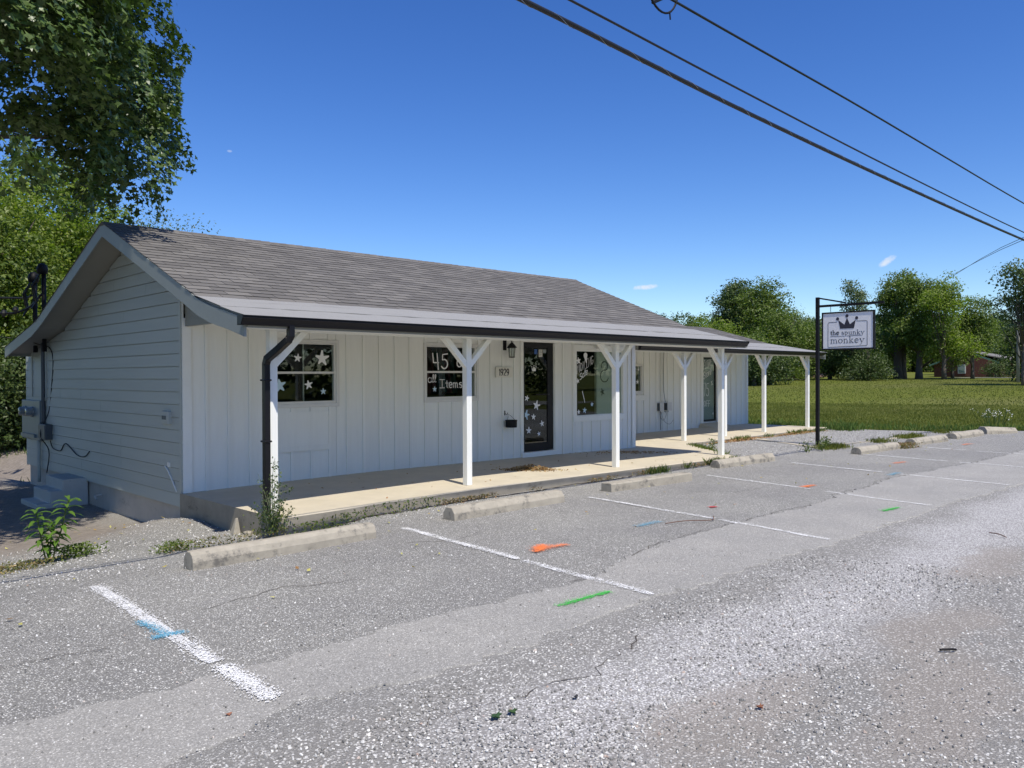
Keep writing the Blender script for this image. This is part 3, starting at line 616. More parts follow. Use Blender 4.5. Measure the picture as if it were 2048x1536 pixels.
# ============================================================ ground surfaces
def lot_material():
    m, n, l, b = newmat('chip_seal_gravel'); pos, c = xyz(n); X, Y = c[0], c[1]
    wob = math_(n, l, 'MULTIPLY', math_(n, l, 'SUBTRACT', noise_node(n, l, .9, 5, .6, pos), .5), 1.2)
    # stones set in bitumen
    def stones(scale, dark, stops, cover):
        v = voro(n, l, scale, pos); sep = n.new('ShaderNodeSeparateColor'); l.new(v.outputs['Color'], sep.inputs[0])
        col = ramp(n, l, sep.outputs[0], stops); m_ = ramp(n, l, v.outputs['Distance'], [(cover-.12, 1), (cover+.10, 0)])
        return mix(n, l, m_, dark, col), m_
    fine, mf = stones(94, (.205, .200, .186), [(0, (.225, .22, .204)), (.34, (.31, .303, .282)), (.58, (.43, .42, .39)), (.80, (.58, .57, .53)), (1, (.84, .83, .78))], .43)
    coarse, mc = stones(66, (.215, .208, .192), [(0, (.24, .233, .215)), (.35, (.34, .33, .307)), (.65, (.46, .45, .42)), (1, (.80, .79, .745))], .43)
    speck = ramp(n, l, noise_node(n, l, 320, 2, .7, pos), [(.35, (.72, .72, .72)), (.66, (1.25, 1.25, 1.25))])
    lotc = mix(n, l, 1, fine, speck, 'MULTIPLY')
    lotc = mix(n, l, 1, lotc, ramp(n, l, noise_node(n, l, .55, 6, .65, pos), [(.3, (.86, .86, .87)), (.7, (1.12, 1.12, 1.10))]), 'MULTIPLY')
    # streaks where the chips have worn off
    lotc = mix(n, l, ramp(n, l, noise_node(n, l, 1.6, 8, .7, pos, (.6, 1.6, 1)), [(.58, 0), (.70, .45)]), lotc, (.24, .236, .232))
    grav = mix(n, l, .7, coarse, speck, 'MULTIPLY')
    yw = math_(n, l, 'ADD', Y, wob)
    streak = math_(n, l, 'MULTIPLY', smask(n, l, yw, 1.7, 2.35), math_(n, l, 'SUBTRACT', 1, smask(n, l, yw, 2.5, 3.1)))
    streak = math_(n, l, 'MULTIPLY', streak, smask(n, l, X, 1.5, 3.0))
    grav = mix(n, l, math_(n, l, 'MULTIPLY', streak, .95), grav, mix(n, l, mc, (.30, .29, .28), ramp(n, l, noise_node(n, l, 90, 2, .5, pos), [(.3, (.45, .45, .44)), (.7, (.80, .79, .77))])))
    # dusty brown dirt
    dirtc = ramp(n, l, noise_node(n, l, 40, 8, .8, pos), [(.3, (.22, .19, .16)), (.7, (.38, .335, .285))])
    dmask = math_(n, l, 'MULTIPLY', ramp(n, l, noise_node(n, l, .75, 7, .68, pos), [(.50, 0), (.62, 1)]), math_(n, l, 'SUBTRACT', 1, smask(n, l, yw, 1.5, 2.4)))
    for bx, by, ax, ay in ((5.35, 1.68, .75, .30), (7.6, 1.9, .8, .28), (3.45, 1.95, .7, .25), (2.3, 1.75, .6, .3), (4.2, 1.3, .9, .25)):
        dx = math_(n, l, 'DIVIDE', math_(n, l, 'SUBTRACT', X, bx), ax); dy = math_(n, l, 'DIVIDE', math_(n, l, 'SUBTRACT', yw, by), ay)
        r2 = math_(n, l, 'ADD', math_(n, l, 'MULTIPLY', dx, dx), math_(n, l, 'MULTIPLY', dy, dy))
        dmask = math_(n, l, 'MAXIMUM', dmask, math_(n, l, 'SUBTRACT', 1, smask(n, l, r2, .35, 1.5)))
    grav = mix(n, l, math_(n, l, 'MULTIPLY', dmask, .42), grav, dirtc)
    out = mix(n, l, smask(n, l, yw, 3.0, 3.7), grav, lotc)
    # pale gravel between the two porches and beyond the wheel stops
    gp = math_(n, l, 'MULTIPLY', smask(n, l, math_(n, l, 'ADD', Y, math_(n, l, 'MULTIPLY', wob, .3)), 7.2, 7.8), smask(n, l, X, 6, 12))
    out = mix(n, l, math_(n, l, 'MULTIPLY', gp, .6), out, mix(n, l, mc, (.24, .236, .226), (.46, .452, .435)))
    # earth yard left of the gable
    yd = math_(n, l, 'MULTIPLY', math_(n, l, 'SUBTRACT', 1, smask(n, l, math_(n, l, 'ADD', X, wob), 3.2, 4.4)), smask(n, l, math_(n, l, 'ADD', Y, math_(n, l, 'MULTIPLY', wob, .8)), 9.0, 10.4))
    yd2 = smask(n, l, Y, 17.5, 19)
    earth = ramp(n, l, noise_node(n, l, 9, 9, .75, pos), [(.25, (.14, .12, .10)), (.6, (.27, .235, .20)), (.8, (.42, .385, .34))])
    out = mix(n, l, math_(n, l, 'MAXIMUM', yd, yd2), out, earth)
    l.new(out, b.inputs['Base Color']); b.inputs['Roughness'].default_value = .85; b.inputs['Specular IOR Level'].default_value = .3
    hh = math_(n, l, 'ADD', math_(n, l, 'MULTIPLY', mf, .5), math_(n, l, 'MULTIPLY', mc, .5))
    hh = math_(n, l, 'ADD', hh, math_(n, l, 'MULTIPLY', noise_node(n, l, 200, 3, .7, pos), .6))
    bump(n, l, b, hh, .75, .006); return m
lot_m = lot_material()
def patch_material():
    m, n, l, b = newmat('smooth_asphalt_patch'); pos, c = xyz(n)
    v = voro(n, l, 170, pos); sep = n.new('ShaderNodeSeparateColor'); l.new(v.outputs['Color'], sep.inputs[0])
    o = ramp(n, l, sep.outputs[0], [(0, (.21, .205, .19)), (.6, (.285, .278, .258)), (.90, (.36, .35, .325)), (1, (.60, .59, .55))])
    o = mix(n, l, 1, o, ramp(n, l, noise_node(n, l, 1.1, 7, .7, pos), [(.3, (.88, .88, .88)), (.7, (1.12, 1.11, 1.09))]), 'MULTIPLY')
    l.new(o, b.inputs['Base Color']); b.inputs['Roughness'].default_value = .85; bump(n, l, b, noise_node(n, l, 240, 3, .8, pos), .5, .003); return m
patch_m = patch_material()
def grass_ground_material():
    m, n, l, b = newmat('meadow_ground'); pos, c = xyz(n)
    o = ramp(n, l, noise_node(n, l, .9, 8, .75, pos), [(.3, (.088, .112, .014)), (.5, (.112, .130, .020)), (.7, (.138, .145, .032))])
    o = mix(n, l, .7, o, ramp(n, l, noise_node(n, l, 7, 6, .8, pos), [(.3, (.75, .8, .75)), (.7, (1.2, 1.18, 1.15))]), 'MULTIPLY')
    o = mix(n, l, ramp(n, l, noise_node(n, l, .06, 4, .6, pos, (.4, 1, 1)), [(.45, 0), (.62, .6)]), o, (.13, .13, .045))
    l.new(o, b.inputs['Base Color']); b.inputs['Roughness'].default_value = 1; b.inputs['Specular IOR Level'].default_value = .1
    bump(n, l, b, noise_node(n, l, 12, 8, .8, pos), .4, .05); return m
meadow_m = grass_ground_material()
# terrain
gx = np.unique(np.concatenate([np.arange(-12, 34, .5), np.geomspace(34, 1800, 46), -np.geomspace(12, 1500, 30)])); gy = np.unique(np.concatenate([np.arange(-12, 34, .5), np.geomspace(34, 1800, 46), -np.geomspace(12, 1500, 30)]))
V = np.array([(x, y, ground_z(x, y)-(.10 if (-28 < x < 21.5 and -8 < y < 27) else .012)) for y in gy for x in gx]); nx = len(gx)
F = np.array([(j*nx+i, j*nx+i+1, (j+1)*nx+i+1, (j+1)*nx+i) for j in range(len(gy)-1) for i in range(nx-1)])
new_obj('ground', fast_mesh('ground', V, F, 4, meadow_m, smooth=True), kind='structure')
# parking lot and yard
def lot_edge(y):
    e = interp(y, [-9, 5.5, 7.5, 9.9, 12.6], [27.5, 26.0, 23.9, 22.6, 22.6])
    return e+.12*math.sin(y*2.1)+.06*math.sin(y*6.3)
ly = np.arange(-9, 29.01, .25); lu = np.linspace(0, 1, 230); V = []
for y in ly:
    xe = lot_edge(y)
    for u in lu:
        x = -30+(xe+30)*u**.8; V.append((x, y, ground_z(x, y)+.004*math.sin(x*2.3+y)*math.cos(y*1.9-x*.7)))
nu = len(lu); F = np.array([(j*nu+i, j*nu+i+1, (j+1)*nu+i+1, (j+1)*nu+i) for j in range(len(ly)-1) for i in range(nu-1)])
new_obj('parking_lot', fast_mesh('parking_lot', V, F, 4, lot_m, smooth=True), kind='structure')
# road beyond the lot, behind the camera
M = MB(); M.add([(-300, -17, .02), (300, -17, .02), (300, -9.2, .02), (-300, -9.2, .02)], [(0, 1, 2, 3)]); M.build('road', patch_m, kind='structure')
# newer asphalt band, a centimetre thick with a ragged edge
def ragged(pts, step=.07, amp=.02):
    out = []
    for (a, b), (c, d) in zip(pts, pts[1:]):
        n = max(1, int(abs(c-a)/step))
        for k in range(n): t = k/n; out.append((a+(c-a)*t, b+(d-b)*t+random.gauss(0, amp)+.02*math.sin((a+(c-a)*t)*3.1)+.012*math.sin((a+(c-a)*t)*11)))
    out.append(pts[-1]); return out
upe = ragged([(-6, 4.05), (.9, 4.22), (2.2, 4.10), (3.4, 4.12), (4.75, 3.98), (5.6, 4.28), (7.36, 4.44), (9.0, 4.34), (12.8, 4.62), (16.5, 4.35), (26, 4.35)])
dne = ragged([(-6, 2.9), (1.2, 3.30), (1.95, 3.55), (2.6, 3.3), (4.7, 3.36), (7.6, 3.24), (10.3, 3.22), (13.5, 3.05), (26, 3.0)], .05, .035)
M = MB(); n_ = len(upe); xs = [p[0] for p in upe]
lo = [(x, float(np.interp(x, [p[0] for p in dne], [p[1] for p in dne]))) for x in xs]
def zpatch(x, y): return ground_z(x, y)+.009
M.v = [(x, y, zpatch(x, y)) for x, y in upe]+[(x, y, zpatch(x, y)) for x, y in lo]+[(x, y+.012, -.01) for x, y in upe]+[(x, y-.012, -.01) for x, y in lo]
for i in range(n_-1):
    M.f += [(n_+i, n_+i+1, i+1, i), (i, i+1, 2*n_+i+1, 2*n_+i), (3*n_+i, 3*n_+i+1, n_+i+1, n_+i)]; M.mi += [0]*3
M.build('asphalt_band', patch_m, kind='structure')
# porch slab, swept along x with the slight hump it has
def slab(name, outline, nseg):
    """outline(x) -> (y front, y back)"""
    M = MB(); X = nseg; n0 = 0; rows_ = []
    for x in X:
        yf, yb = outline(x); z = slab_z(x); rows_.append([(x, yf-.0, -.35), (x, yf, z-.012), (x, yf+.012, z), (x, yb, z), (x, yb, -.35)])
    for r in rows_: M.v += r
    for i in range(len(X)-1):
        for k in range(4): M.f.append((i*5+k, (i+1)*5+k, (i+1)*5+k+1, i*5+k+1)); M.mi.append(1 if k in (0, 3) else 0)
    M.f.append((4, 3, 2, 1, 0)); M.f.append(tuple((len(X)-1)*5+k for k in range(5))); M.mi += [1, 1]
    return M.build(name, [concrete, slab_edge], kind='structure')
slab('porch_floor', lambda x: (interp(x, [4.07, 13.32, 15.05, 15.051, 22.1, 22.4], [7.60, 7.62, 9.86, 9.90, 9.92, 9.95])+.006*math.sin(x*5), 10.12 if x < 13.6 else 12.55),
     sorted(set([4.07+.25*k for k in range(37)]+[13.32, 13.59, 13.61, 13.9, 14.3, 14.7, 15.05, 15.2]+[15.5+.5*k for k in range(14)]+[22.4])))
# control joints
for xj in (7.0, 10.12, 13.3, 16.6, 19.5):
    pass
# strip of old concrete kerb between gravel and lot
MB().hexa([(16.55, 7.50, .0), (22.0, 7.30, .0), (22.0, 7.42, .0), (16.6, 7.66, .0)], [(16.55, 7.50, .035), (22.0, 7.30, .03), (22.0, 7.42, .03), (16.6, 7.66, .035)]).hexa([(16.62, 7.67, .0), (16.78, 7.66, .0), (18.1, 9.86, .0), (17.95, 9.88, .0)], [(16.62, 7.67, .034), (16.78, 7.66, .034), (18.1, 9.86, .034), (17.95, 9.88, .034)]).build('kerb', concrete, kind='structure')
# loose stones
def stone_mesh(name, pos, size, mat, flat=.6):
    n = len(pos); base = np.array([(1,0,0),(0,1,0),(-1,0,0),(0,-1,0),(0,0,1),(.55,.55,.55),(-.5,-.6,.5)])[:5]
    ang = RNG.uniform(0, 6.28, n); sx = size*RNG.uniform(.7, 1.3, n); sy = size*RNG.uniform(.5, 1.0, n); sz = size*flat*RNG.uniform(.5, 1.1, n)
    k = np.array([0, 1, 2, 3, 4, 5]); a6 = k*math.pi/3
    ring = np.stack([np.cos(a6), np.sin(a6)], 1)
    V = np.zeros((n, 10, 3))
    jit = RNG.uniform(.75, 1.2, (n, 6))
    V[:, :6, 0] = ring[:, 0]*jit*sx[:, None]*.5; V[:, :6, 1] = ring[:, 1]*jit*sy[:, None]*.5; V[:, :6, 2] = 0
    q = np.array([[.5, .35], [-.45, .4], [-.4, -.45], [.42, -.4]])*.62
    V[:, 6:, 0] = (q[:, 0]+RNG.uniform(-.1, .1, (n, 4)))*sx[:, None]; V[:, 6:, 1] = (q[:, 1]+RNG.uniform(-.1, .1, (n, 4)))*sy[:, None]; V[:, 6:, 2] = sz[:, None]*RNG.uniform(.6, 1.1, (n, 4))
    ca, sa = np.cos(ang)[:, None], np.sin(ang)[:, None]; x = V[:, :, 0]*ca-V[:, :, 1]*sa; y = V[:, :, 0]*sa+V[:, :, 1]*ca; V[:, :, 0] = x; V[:, :, 1] = y
    V += pos[:, None, :]
    T = np.array([(0,1,6),(1,7,6),(1,2,7),(2,3,7),(3,8,7),(3,4,8),(4,9,8),(4,5,9),(5,0,9),(0,6,9),(6,7,8),(6,8,9)])
    F = (np.arange(n)[:, None, None]*10+T[None]).reshape(-1, 3)
    return fast_mesh(name, V.reshape(-1, 3), F, 3, mat, np.repeat(RNG.uniform(0, 1, n), 12))
def stone_material():
    m, n, l, b = newmat('loose_limestone'); at = n.new('ShaderNodeAttribute'); at.attribute_name = 'rnd'
    l.new(ramp(n, l, at.outputs['Fac'], [(0, (.13, .127, .118)), (.25, (.24, .235, .22)), (.55, (.38, .37, .35)), (.85, (.60, .59, .555)), (.97, (.80, .79, .74)), (1, (.40, .30, .24))]), b.inputs['Base Color']); b.inputs['Roughness'].default_value = .85; return m
stone_m = stone_material()
def wedge_points(n, r0, r1, p=1.0, a0=8, a1=84):
    r = r0+(r1-r0)*RNG.uniform(0, 1, n)**p; a = np.radians(RNG.uniform(a0, a1, n)); return r*np.cos(a), r*np.sin(a)
x, y = wedge_points(42000, 2.6, 7.5, 1.0)
fld = (np.sin(x*1.3+y*.7)+np.sin(x*.6-y*2.1+1)+np.sin(x*3.1+2)*.5)
dens = np.where(y < 3.25, .55+.42*np.exp(-((y-2.35-.18*np.sin(x*1.7))**2)/.10)*(x > 1.6), np.where(y < 4.2, .10, .36)); dens = np.where((y < 2.1) & (fld > .4), dens*.3, dens)
for bx, by, ax, ay in ((5.35, 1.68, .75, .30), (7.6, 1.9, .8, .28), (3.45, 1.95, .7, .25), (2.3, 1.75, .6, .3), (4.2, 1.3, .9, .25)): dens = np.where(((x-bx)/ax)**2+((y-by)/ay)**2 < 1.1, dens*.55, dens)
keep = RNG.uniform(0, 1, len(x)) < dens; x, y = x[keep], y[keep]
sz = np.where(y < 3.2, RNG.uniform(.007, .019, len(x)), RNG.uniform(.007, .014, len(x)))
new_obj('gravel', stone_mesh('gravel', np.stack([x, y, np.where((y > 3.3) & (y < 4.2), .0095, .001)], 1), sz, stone_m), kind='stuff', label='loose pale gravel scattered over the parking lot', category='gravel')
# gravel round the corner of the porch
x = RNG.uniform(1.2, 8, 26000); y = RNG.uniform(7.0, 10.2, 26000); keep = (x < 4.3) & (RNG.uniform(0, 1, len(x)) < .36*np.clip((10.2-y)/1.6+.1, 0, 1)) | ((x >= 4.1) & (y < 7.58) & (RNG.uniform(0, 1, len(x)) < .22)); x, y = x[keep], y[keep]
new_obj('corner_gravel', stone_mesh('corner_gravel', np.array([(a, b, ground_z(a, b)) for a, b in zip(x, y)]), RNG.uniform(.008, .02, len(x)), stone_m), kind='stuff', label='grey gravel mound by the porch corner', category='gravel')
x = RNG.uniform(13.2, 23.5, 9000); y = RNG.uniform(7.3, 9.95, 9000); keep = (y < 9.8) & ((y-7.9)*(15.05-13.35)/(9.86-7.9)+13.35 < x) & (x < 23.6-(y-7.3)*.5); x, y = x[keep], y[keep]
new_obj('porch_side_gravel', stone_mesh('porch_side_gravel', np.array([(a, b, ground_z(a, b)) for a, b in zip(x, y)]), RNG.uniform(.008, .022, len(x)), stone_m), kind='stuff', label='pale gravel between the porch and the sign pole', category='gravel')

# ============================================================ painted marks
def mark_material(name, col, lo=.46, hi=.56, sc=55):
    m, n, l, b = newmat(name); pos, c = xyz(n)
    l.new(mix(n, l, .5, col, ramp(n, l, noise_node(n, l, 150, 3, .8, pos), [(.3, (.75, .75, .75)), (.7, (1.15, 1.15, 1.15))]), 'MULTIPLY'), b.inputs['Base Color']); b.inputs['Roughness'].default_value = .8
    v = voro(n, l, 80, pos)
    a = math_(n, l, 'ADD', noise_node(n, l, sc, 5, .8, pos), math_(n, l, 'MULTIPLY', math_(n, l, 'SUBTRACT', noise_node(n, l, 4, 3, .6, pos), .5), .35))
    l.new(ramp(n, l, a, [(lo, 0), (lo+.03, 1)]), b.inputs['Alpha']); bump(n, l, b, noise_node(n, l, 200, 3, .7, pos), .5, .004); return m
white_line = mark_material('worn_white_line_paint', (.80, .80, .79), .49); faint_line = mark_material('faded_white_line_paint', (.76, .76, .74), .50)
spray = {'orange': mark_material('orange_marker_paint', (.85, .20, .045), .50), 'green': mark_material('green_marker_paint', (.05, .50, .06), .43), 'blue': mark_material('blue_marker_paint', (.10, .36, .52), .52), 'red': mark_material('red_marker_paint', (.55, .06, .06), .5)}
def stroke_sheet(M, pts, w, lift=.0055, jag=.12):
    P_ = []
    for (a, b), (c, d) in zip(pts, pts[1:]):
        n = max(2, int(math.hypot(c-a, d-b)/.05))
        P_ += [(a+(c-a)*k/n, b+(d-b)*k/n) for k in range(n)]
    P_.append(pts[-1]); n0 = len(M.v); N = len(P_); t0 = Vector((pts[-1][0]-pts[0][0], pts[-1][1]-pts[0][1])).normalized(); nn = Vector((-t0.y, t0.x))
    for i, (x, y) in enumerate(P_):
        e = min(1, .7+min(i, N-1-i)/4)
        for s in (-1, 1):
            q = Vector((x, y))+nn*s*w/2*e*(1+random.uniform(-jag, jag)); z = ground_z(q.x, q.y)
            inband = float(np.interp(q.x, [p[0] for p in dne], [p[1] for p in dne])) < q.y < float(np.interp(q.x, xs, [p[1] for p in upe]))
            M.v.append((q.x, q.y, z+lift+.004*abs(math.sin(q.x*2.3+q.y)*math.cos(q.y*1.9-q.x*.7))+(.007 if inband else 0)))
    for i in range(N-1): M.f.append((n0+2*i, n0+2*i+1, n0+2*i+3, n0+2*i+2)); M.mi.append(0)
def flakes(M, pts, w, n, r=(.0025, .0065), spread=.30, lift=.0095):
    for _ in range(n):
        k = random.randrange(len(pts)-1); t = random.random(); a, b = pts[k], pts[k+1]; d = Vector((b[0]-a[0], b[1]-a[1])).normalized(); nn = Vector((-d.y, d.x))
        q = Vector((a[0]+(b[0]-a[0])*t, a[1]+(b[1]-a[1])*t))+nn*random.gauss(0, w*spread)+d*random.gauss(0, .015); z = ground_z(q.x, q.y)+lift+.004*abs(math.sin(q.x*2.3+q.y)*math.cos(q.y*1.9-q.x*.7)); rr = random.uniform(*r); ph = random.random()*6; m = 5
        if float(np.interp(q.x, [p[0] for p in dne[::12]], [p[1] for p in dne[::12]]))-.05 < q.y < float(np.interp(q.x, xs[::12], [p[1] for p in upe[::12]]))+.05: z += .006
        M.add([(q.x+rr*random.uniform(.6, 1.3)*math.cos(ph+6.283*i/m), q.y+rr*random.uniform(.5, 1)*math.sin(ph+6.283*i/m), z+random.uniform(0, .0015)) for i in range(m)], [tuple(range(m))])
LN = 'painted lines between the parking bays'
flake_white = simple('white_paint_flakes', (.78, .78, .77), .8, .06, 60)
FLK = {k: simple(k+'_flakes', c, .8, .1, 60) for k, c in dict(orange=(.85, .22, .06), green=(.06, .48, .07), blue=(.12, .36, .50), red=(.5, .07, .07)).items()}
LINES = [([(1.99, 6.56), (1.93, 4.34)], [(1.925, 4.25), (1.90, 3.62)], .115, white_line, 'broad worn white bay line nearest the camera, crossed by blue paint'),
         ([(5.05, 6.78), (4.89, 4.90)], [(4.885, 4.83), (4.76, 3.40)], .095, white_line, 'white bay line beside the orange arrow-like mark and long green dash'),
         ([(8.02, 6.73), (7.78, 4.72)], [(7.77, 4.66), (7.53, 3.32)], .085, white_line, 'white bay line between the blue dash and the curved twig'),
         ([(11.07, 6.85), (10.72, 5.0)], [(10.66, 4.75), (10.42, 3.9), (10.33, 3.32)], .08, white_line, 'white bay line bending slightly where it meets the small green dash'),
         ([(13.68, 6.71), (13.35, 5.0)], [(13.28, 4.75), (12.98, 3.12)], .075, white_line, 'white bay line with a faint blue mark, in front of the sign pole'),
         ([(16.10, 6.66), (15.85, 4.8)], [(15.8, 4.6), (15.55, 3.2)], .075, white_line, 'white bay line starting beside the wheel stop with a brown weed tuft'),
         ([(18.54, 6.38), (18.35, 5.2)], [(18.3, 5.0), (18.0, 3.3)], .07, faint_line, 'faint farthest white bay line near the field')]
for a, b, w, m_, lab in LINES:
    M = MB(); stroke_sheet(M, a, w*.74); stroke_sheet(M, b, w*.74); nf = 3000 if w > .11 else 1400 if w > .09 else 700; M.cur = 1; flakes(M, a, w*1.05, nf); flakes(M, b, w*1.05, nf//2); tag(M.build('parking_line', [m_, flake_white]), lab, 'parking line', LN)
SPR = [('orange', [[(5.17, 4.985), (5.36, 5.02)], [(5.25, 5.0), (5.46, 5.14)], [(5.36, 5.02), (5.62, 4.99)], [(5.27, 5.06), (5.42, 5.10)]], .07, 'orange spray paint blotch shaped like a fish tail beside the second bay line'),
       ('green', [[(4.06, 3.69), (4.60, 3.66)]], .062, 'long green spray paint dash on the smooth asphalt band nearest the camera'),
       ('green', [[(9.52, 3.57), (9.90, 3.53)]], .06, 'short green spray paint dash farther along the smooth band'),
       ('blue', [[(1.90, 5.40), (1.93, 5.02)], [(1.84, 5.0), (2.02, 4.99)]], .05, 'blue spray paint cross over the nearest broad white line'),
       ('blue', [[(6.80, 5.06), (7.22, 5.06)]], .07, 'blue spray paint dash by the curved twig'),
       ('orange', [[(10.78, 5.16), (11.12, 5.12)], [(10.8, 5.1), (11.0, 5.16)]], .06, 'orange spray mark beside the fourth bay line'),
       ('blue', [[(13.0, 4.78), (13.45, 4.80)]], .08, 'pale blue spray mark on the bay line in front of the sign'),
       ('orange', [[(14.75, 5.35), (15.15, 5.30)]], .08, 'orange spray mark in the bay right of the sign pole'),
       ('orange', [[(19.65, 5.65), (20.1, 5.60)]], .08, 'faint orange spray mark in the farthest bay'),
       ('red', [[(8.40, 5.15), (8.47, 5.13)]], .04, 'tiny red spray spot right of the third bay line')]
for c_, sts, w, lab in SPR:
    M = MB()
    for k, s_ in enumerate(sts): stroke_sheet(M, s_, w*(.5 if c_ != 'green' else .62), .0068+.0012*k, .35)
    M.cur = 1
    for k, s_ in enumerate(sts): flakes(M, s_, w*1.5, 620, (.002, .005), lift=.0105)
    tag(M.build('spray_mark', [spray[c_], FLK[c_]]), lab, 'paint mark')

lot_o = bpy.data.objects['parking_lot']
def crack(pts, w=.012, step=.06, amp=.02):
    P_ = ragged(pts, step, amp); M = MB(); n0 = 0; N = len(P_)
    for i, (x, y) in enumerate(P_):
        a = P_[max(i-1, 0)]; b_ = P_[min(i+1, N-1)]; d = Vector((b_[0]-a[0], b_[1]-a[1])); d = d.normalized() if d.length else Vector((1, 0)); nn = Vector((-d.y, d.x)); ww = w*random.uniform(.25, 1)*(.2 if i in (0, N-1) else 1)
        for s in (-.5, .5): q = Vector((x, y))+nn*s*ww; M.v.append((q.x, q.y, ground_z(q.x, q.y)+.0062))
    for i in range(N-1): M.f.append((2*i, 2*i+2, 2*i+3, 2*i+1)); M.mi.append(0)
    M.build('crack', crack_m, lot_o)
crack_m = simple('dark_crack_dirt', (.07, .058, .045), .95, .4, 30)
crack([(x, y+.03) for x, y in upe[::6] if x > 4.6], .009)
crack([(.4, 5.3), (1.0, 5.12), (1.6, 5.05)], .009); crack([(2.3, 5.35), (3.0, 5.5), (3.6, 5.3)], .010); crack([(-.6, 4.9), (.3, 4.75), (.9, 4.8)], .012)
crack([(4.6, 6.1), (5.1, 5.9), (5.5, 6.05)], .008); crack([(9.2, 6.2), (9.8, 5.6), (10.4, 5.5)], .010); crack([(13.4, 8.7), (15, 8.75), (17.1, 7.9)], .016); crack([(17.3, 7.7), (19, 8.8), (20.2, 9.7)], .014); crack([(12.8, 6.6), (14.5, 6.5)], .007)
crack([(6.9, 6.3), (7.3, 6.0), (7.2, 5.7)], .007); crack([(2.2, 2.9), (3.3, 2.75), (4.0, 2.95)], .008)
crack([(4.25, 7.52), (7, 7.55), (10, 7.56), (13.2, 7.57)], .05, .08, .012)
# ============================================================ wheel stops
def wheel_stop(x0, y0, x1, y1, label, w=.19, h=.135, prof='round', tilt=0):
    L = math.hypot(x1-x0, y1-y0); a = math.atan2(y1-y0, x1-x0)
    t = {'round': [(0, 0), (0, .45), (.12, .8), (.32, 1), (.68, 1), (.88, .8), (1, .45), (1, 0)], 'square': [(0, 0), (0, .9), (.06, 1), (.94, 1), (1, .9), (1, 0)],
         'chamfer': [(0, 0), (.02, .55), (.26, 1), (.74, 1), (.98, .55), (1, 0)]}[prof]
    M = MB(); nseg = 10; rows_ = []
    for i in range(nseg+1):
        u = L*i/nseg; rows_.append([(u, w*p[0]+random.uniform(-.003, .003), max(0, h*p[1]+random.uniform(-.003, .003)*(p[1] > 0))) for p in t])
    n = len(t); V0 = [(.0,)]
    for r in rows_: M.v += r
    for i in range(nseg):
        for k in range(n-1): M.f.append((i*n+k, i*n+k+1, (i+1)*n+k+1, (i+1)*n+k)); M.mi.append(0)
    M.f.append(tuple(range(n))[::-1]); M.f.append(tuple(nseg*n+k for k in range(n))); M.mi += [0, 0]
    me = M.mesh('wheel_stop', stop_concrete); o = bpy.data.objects.new('wheel_stop', me); COL.objects.link(o)
    o.location = (x0, y0, ground_z(x0, y0)-.004); o.rotation_euler = (0, tilt, a); b_ = o.modifiers.new('bevel', 'BEVEL'); b_.width = .008; b_.segments = 2
    return tag(o, label, 'wheel stop', 'concrete wheel stops along the porch')
wheel_stop(2.73, 6.53, 4.56, 6.545, 'round-topped concrete wheel stop nearest the camera, in front of the porch downspout', .19, .15)
wheel_stop(5.70, 6.70, 7.53, 6.71, 'stained concrete wheel stop with angled ends, in front of the window lettered 45', .20, .145, 'chamfer')
wheel_stop(8.57, 6.79, 10.38, 6.68, 'flat-topped square-ended concrete wheel stop in front of the black door', .19, .12, 'square')
wheel_stop(12.0, 7.17, 13.80, 7.10, 'concrete wheel stop touching the foot of the last front porch post', .20, .14, 'chamfer')
wheel_stop(16.02, 6.42, 17.85, 6.33, 'concrete wheel stop with a brown weed tuft at its far end', .22, .14)
wheel_stop(18.85, 6.36, 20.65, 6.24, 'sixth wheel stop in the row, between the weed-tufted one and the far ones', .24, .15)
wheel_stop(21.35, 6.26, 23.15, 6.15, 'seventh wheel stop, next to the broken tilted one by the grass', .26, .15)
wheel_stop(23.6, 6.2, 24.7, 5.75, 'broken tilted wheel stop half sunk at the edge of the meadow', .3, .2, 'chamfer', .05)

# ============================================================ hanging sign
SX, SY = 17.18, 7.84
sg_ = thing('hanging_sign', 'black pole with a bracket holding the white crown sign of the shop', 'sign', (SX, SY, 0))
MB().box(SX-.035, SX+.035, SY-.035, SY+.035, -.05, 3.29).build('pole', black_iron, sg_, bevel=.004)
MB().box(SX-.025, SX+.025, 6.42, SY-.036, 3.065, 3.115).build('arm', black_iron, sg_, bevel=.003)
obox_tube(MB(), [(SX, SY-.03, 3.27), (SX, 7.23, 3.135)], .02, .016).build('brace', black_iron, sg_)
sy0, sy1 = 7.735, 6.605; zb_, zt_ = 2.125, 2.945
fr = MB().box(SX-.03, SX+.03, sy1, sy0, zt_-.03, zt_).box(SX-.03, SX+.03, sy1, sy0, zb_, zb_+.03).box(SX-.03, SX+.03, sy0-.03, sy0, zb_+.03, zt_-.03).box(SX-.03, SX+.03, sy1, sy1+.03, zb_+.03, zt_-.03)
brd = fr.build('sign_board', black_iron, sg_)
box('sign_face', sign_white, brd, SX-.02, SX+.02, sy1+.03, sy0-.03, zb_+.03, zt_-.03)
for yy in (7.55, 6.79):
    for k in range(4):
        z = 3.06-.03*k; MB().tube([(SX+(0 if k % 2 else .01)*math.cos(t)*1, yy+(.01 if k % 2 else 0)*math.cos(t), z-.012+.02*math.sin(t)) for t in np.linspace(0, 6.28, 9)], .003, 5).build('chain_link', black_iron, sg_)
def fs(u, v, d): return (SX-.0205-d, sy0-u, zb_+v)
SWd, SHt = sy0-sy1, zt_-zb_
def sp(x, y): u = (x-580)/713*SWd; yt = 445-.056*(x-580); return (u, (941-y)/(941-yt)*SHt)
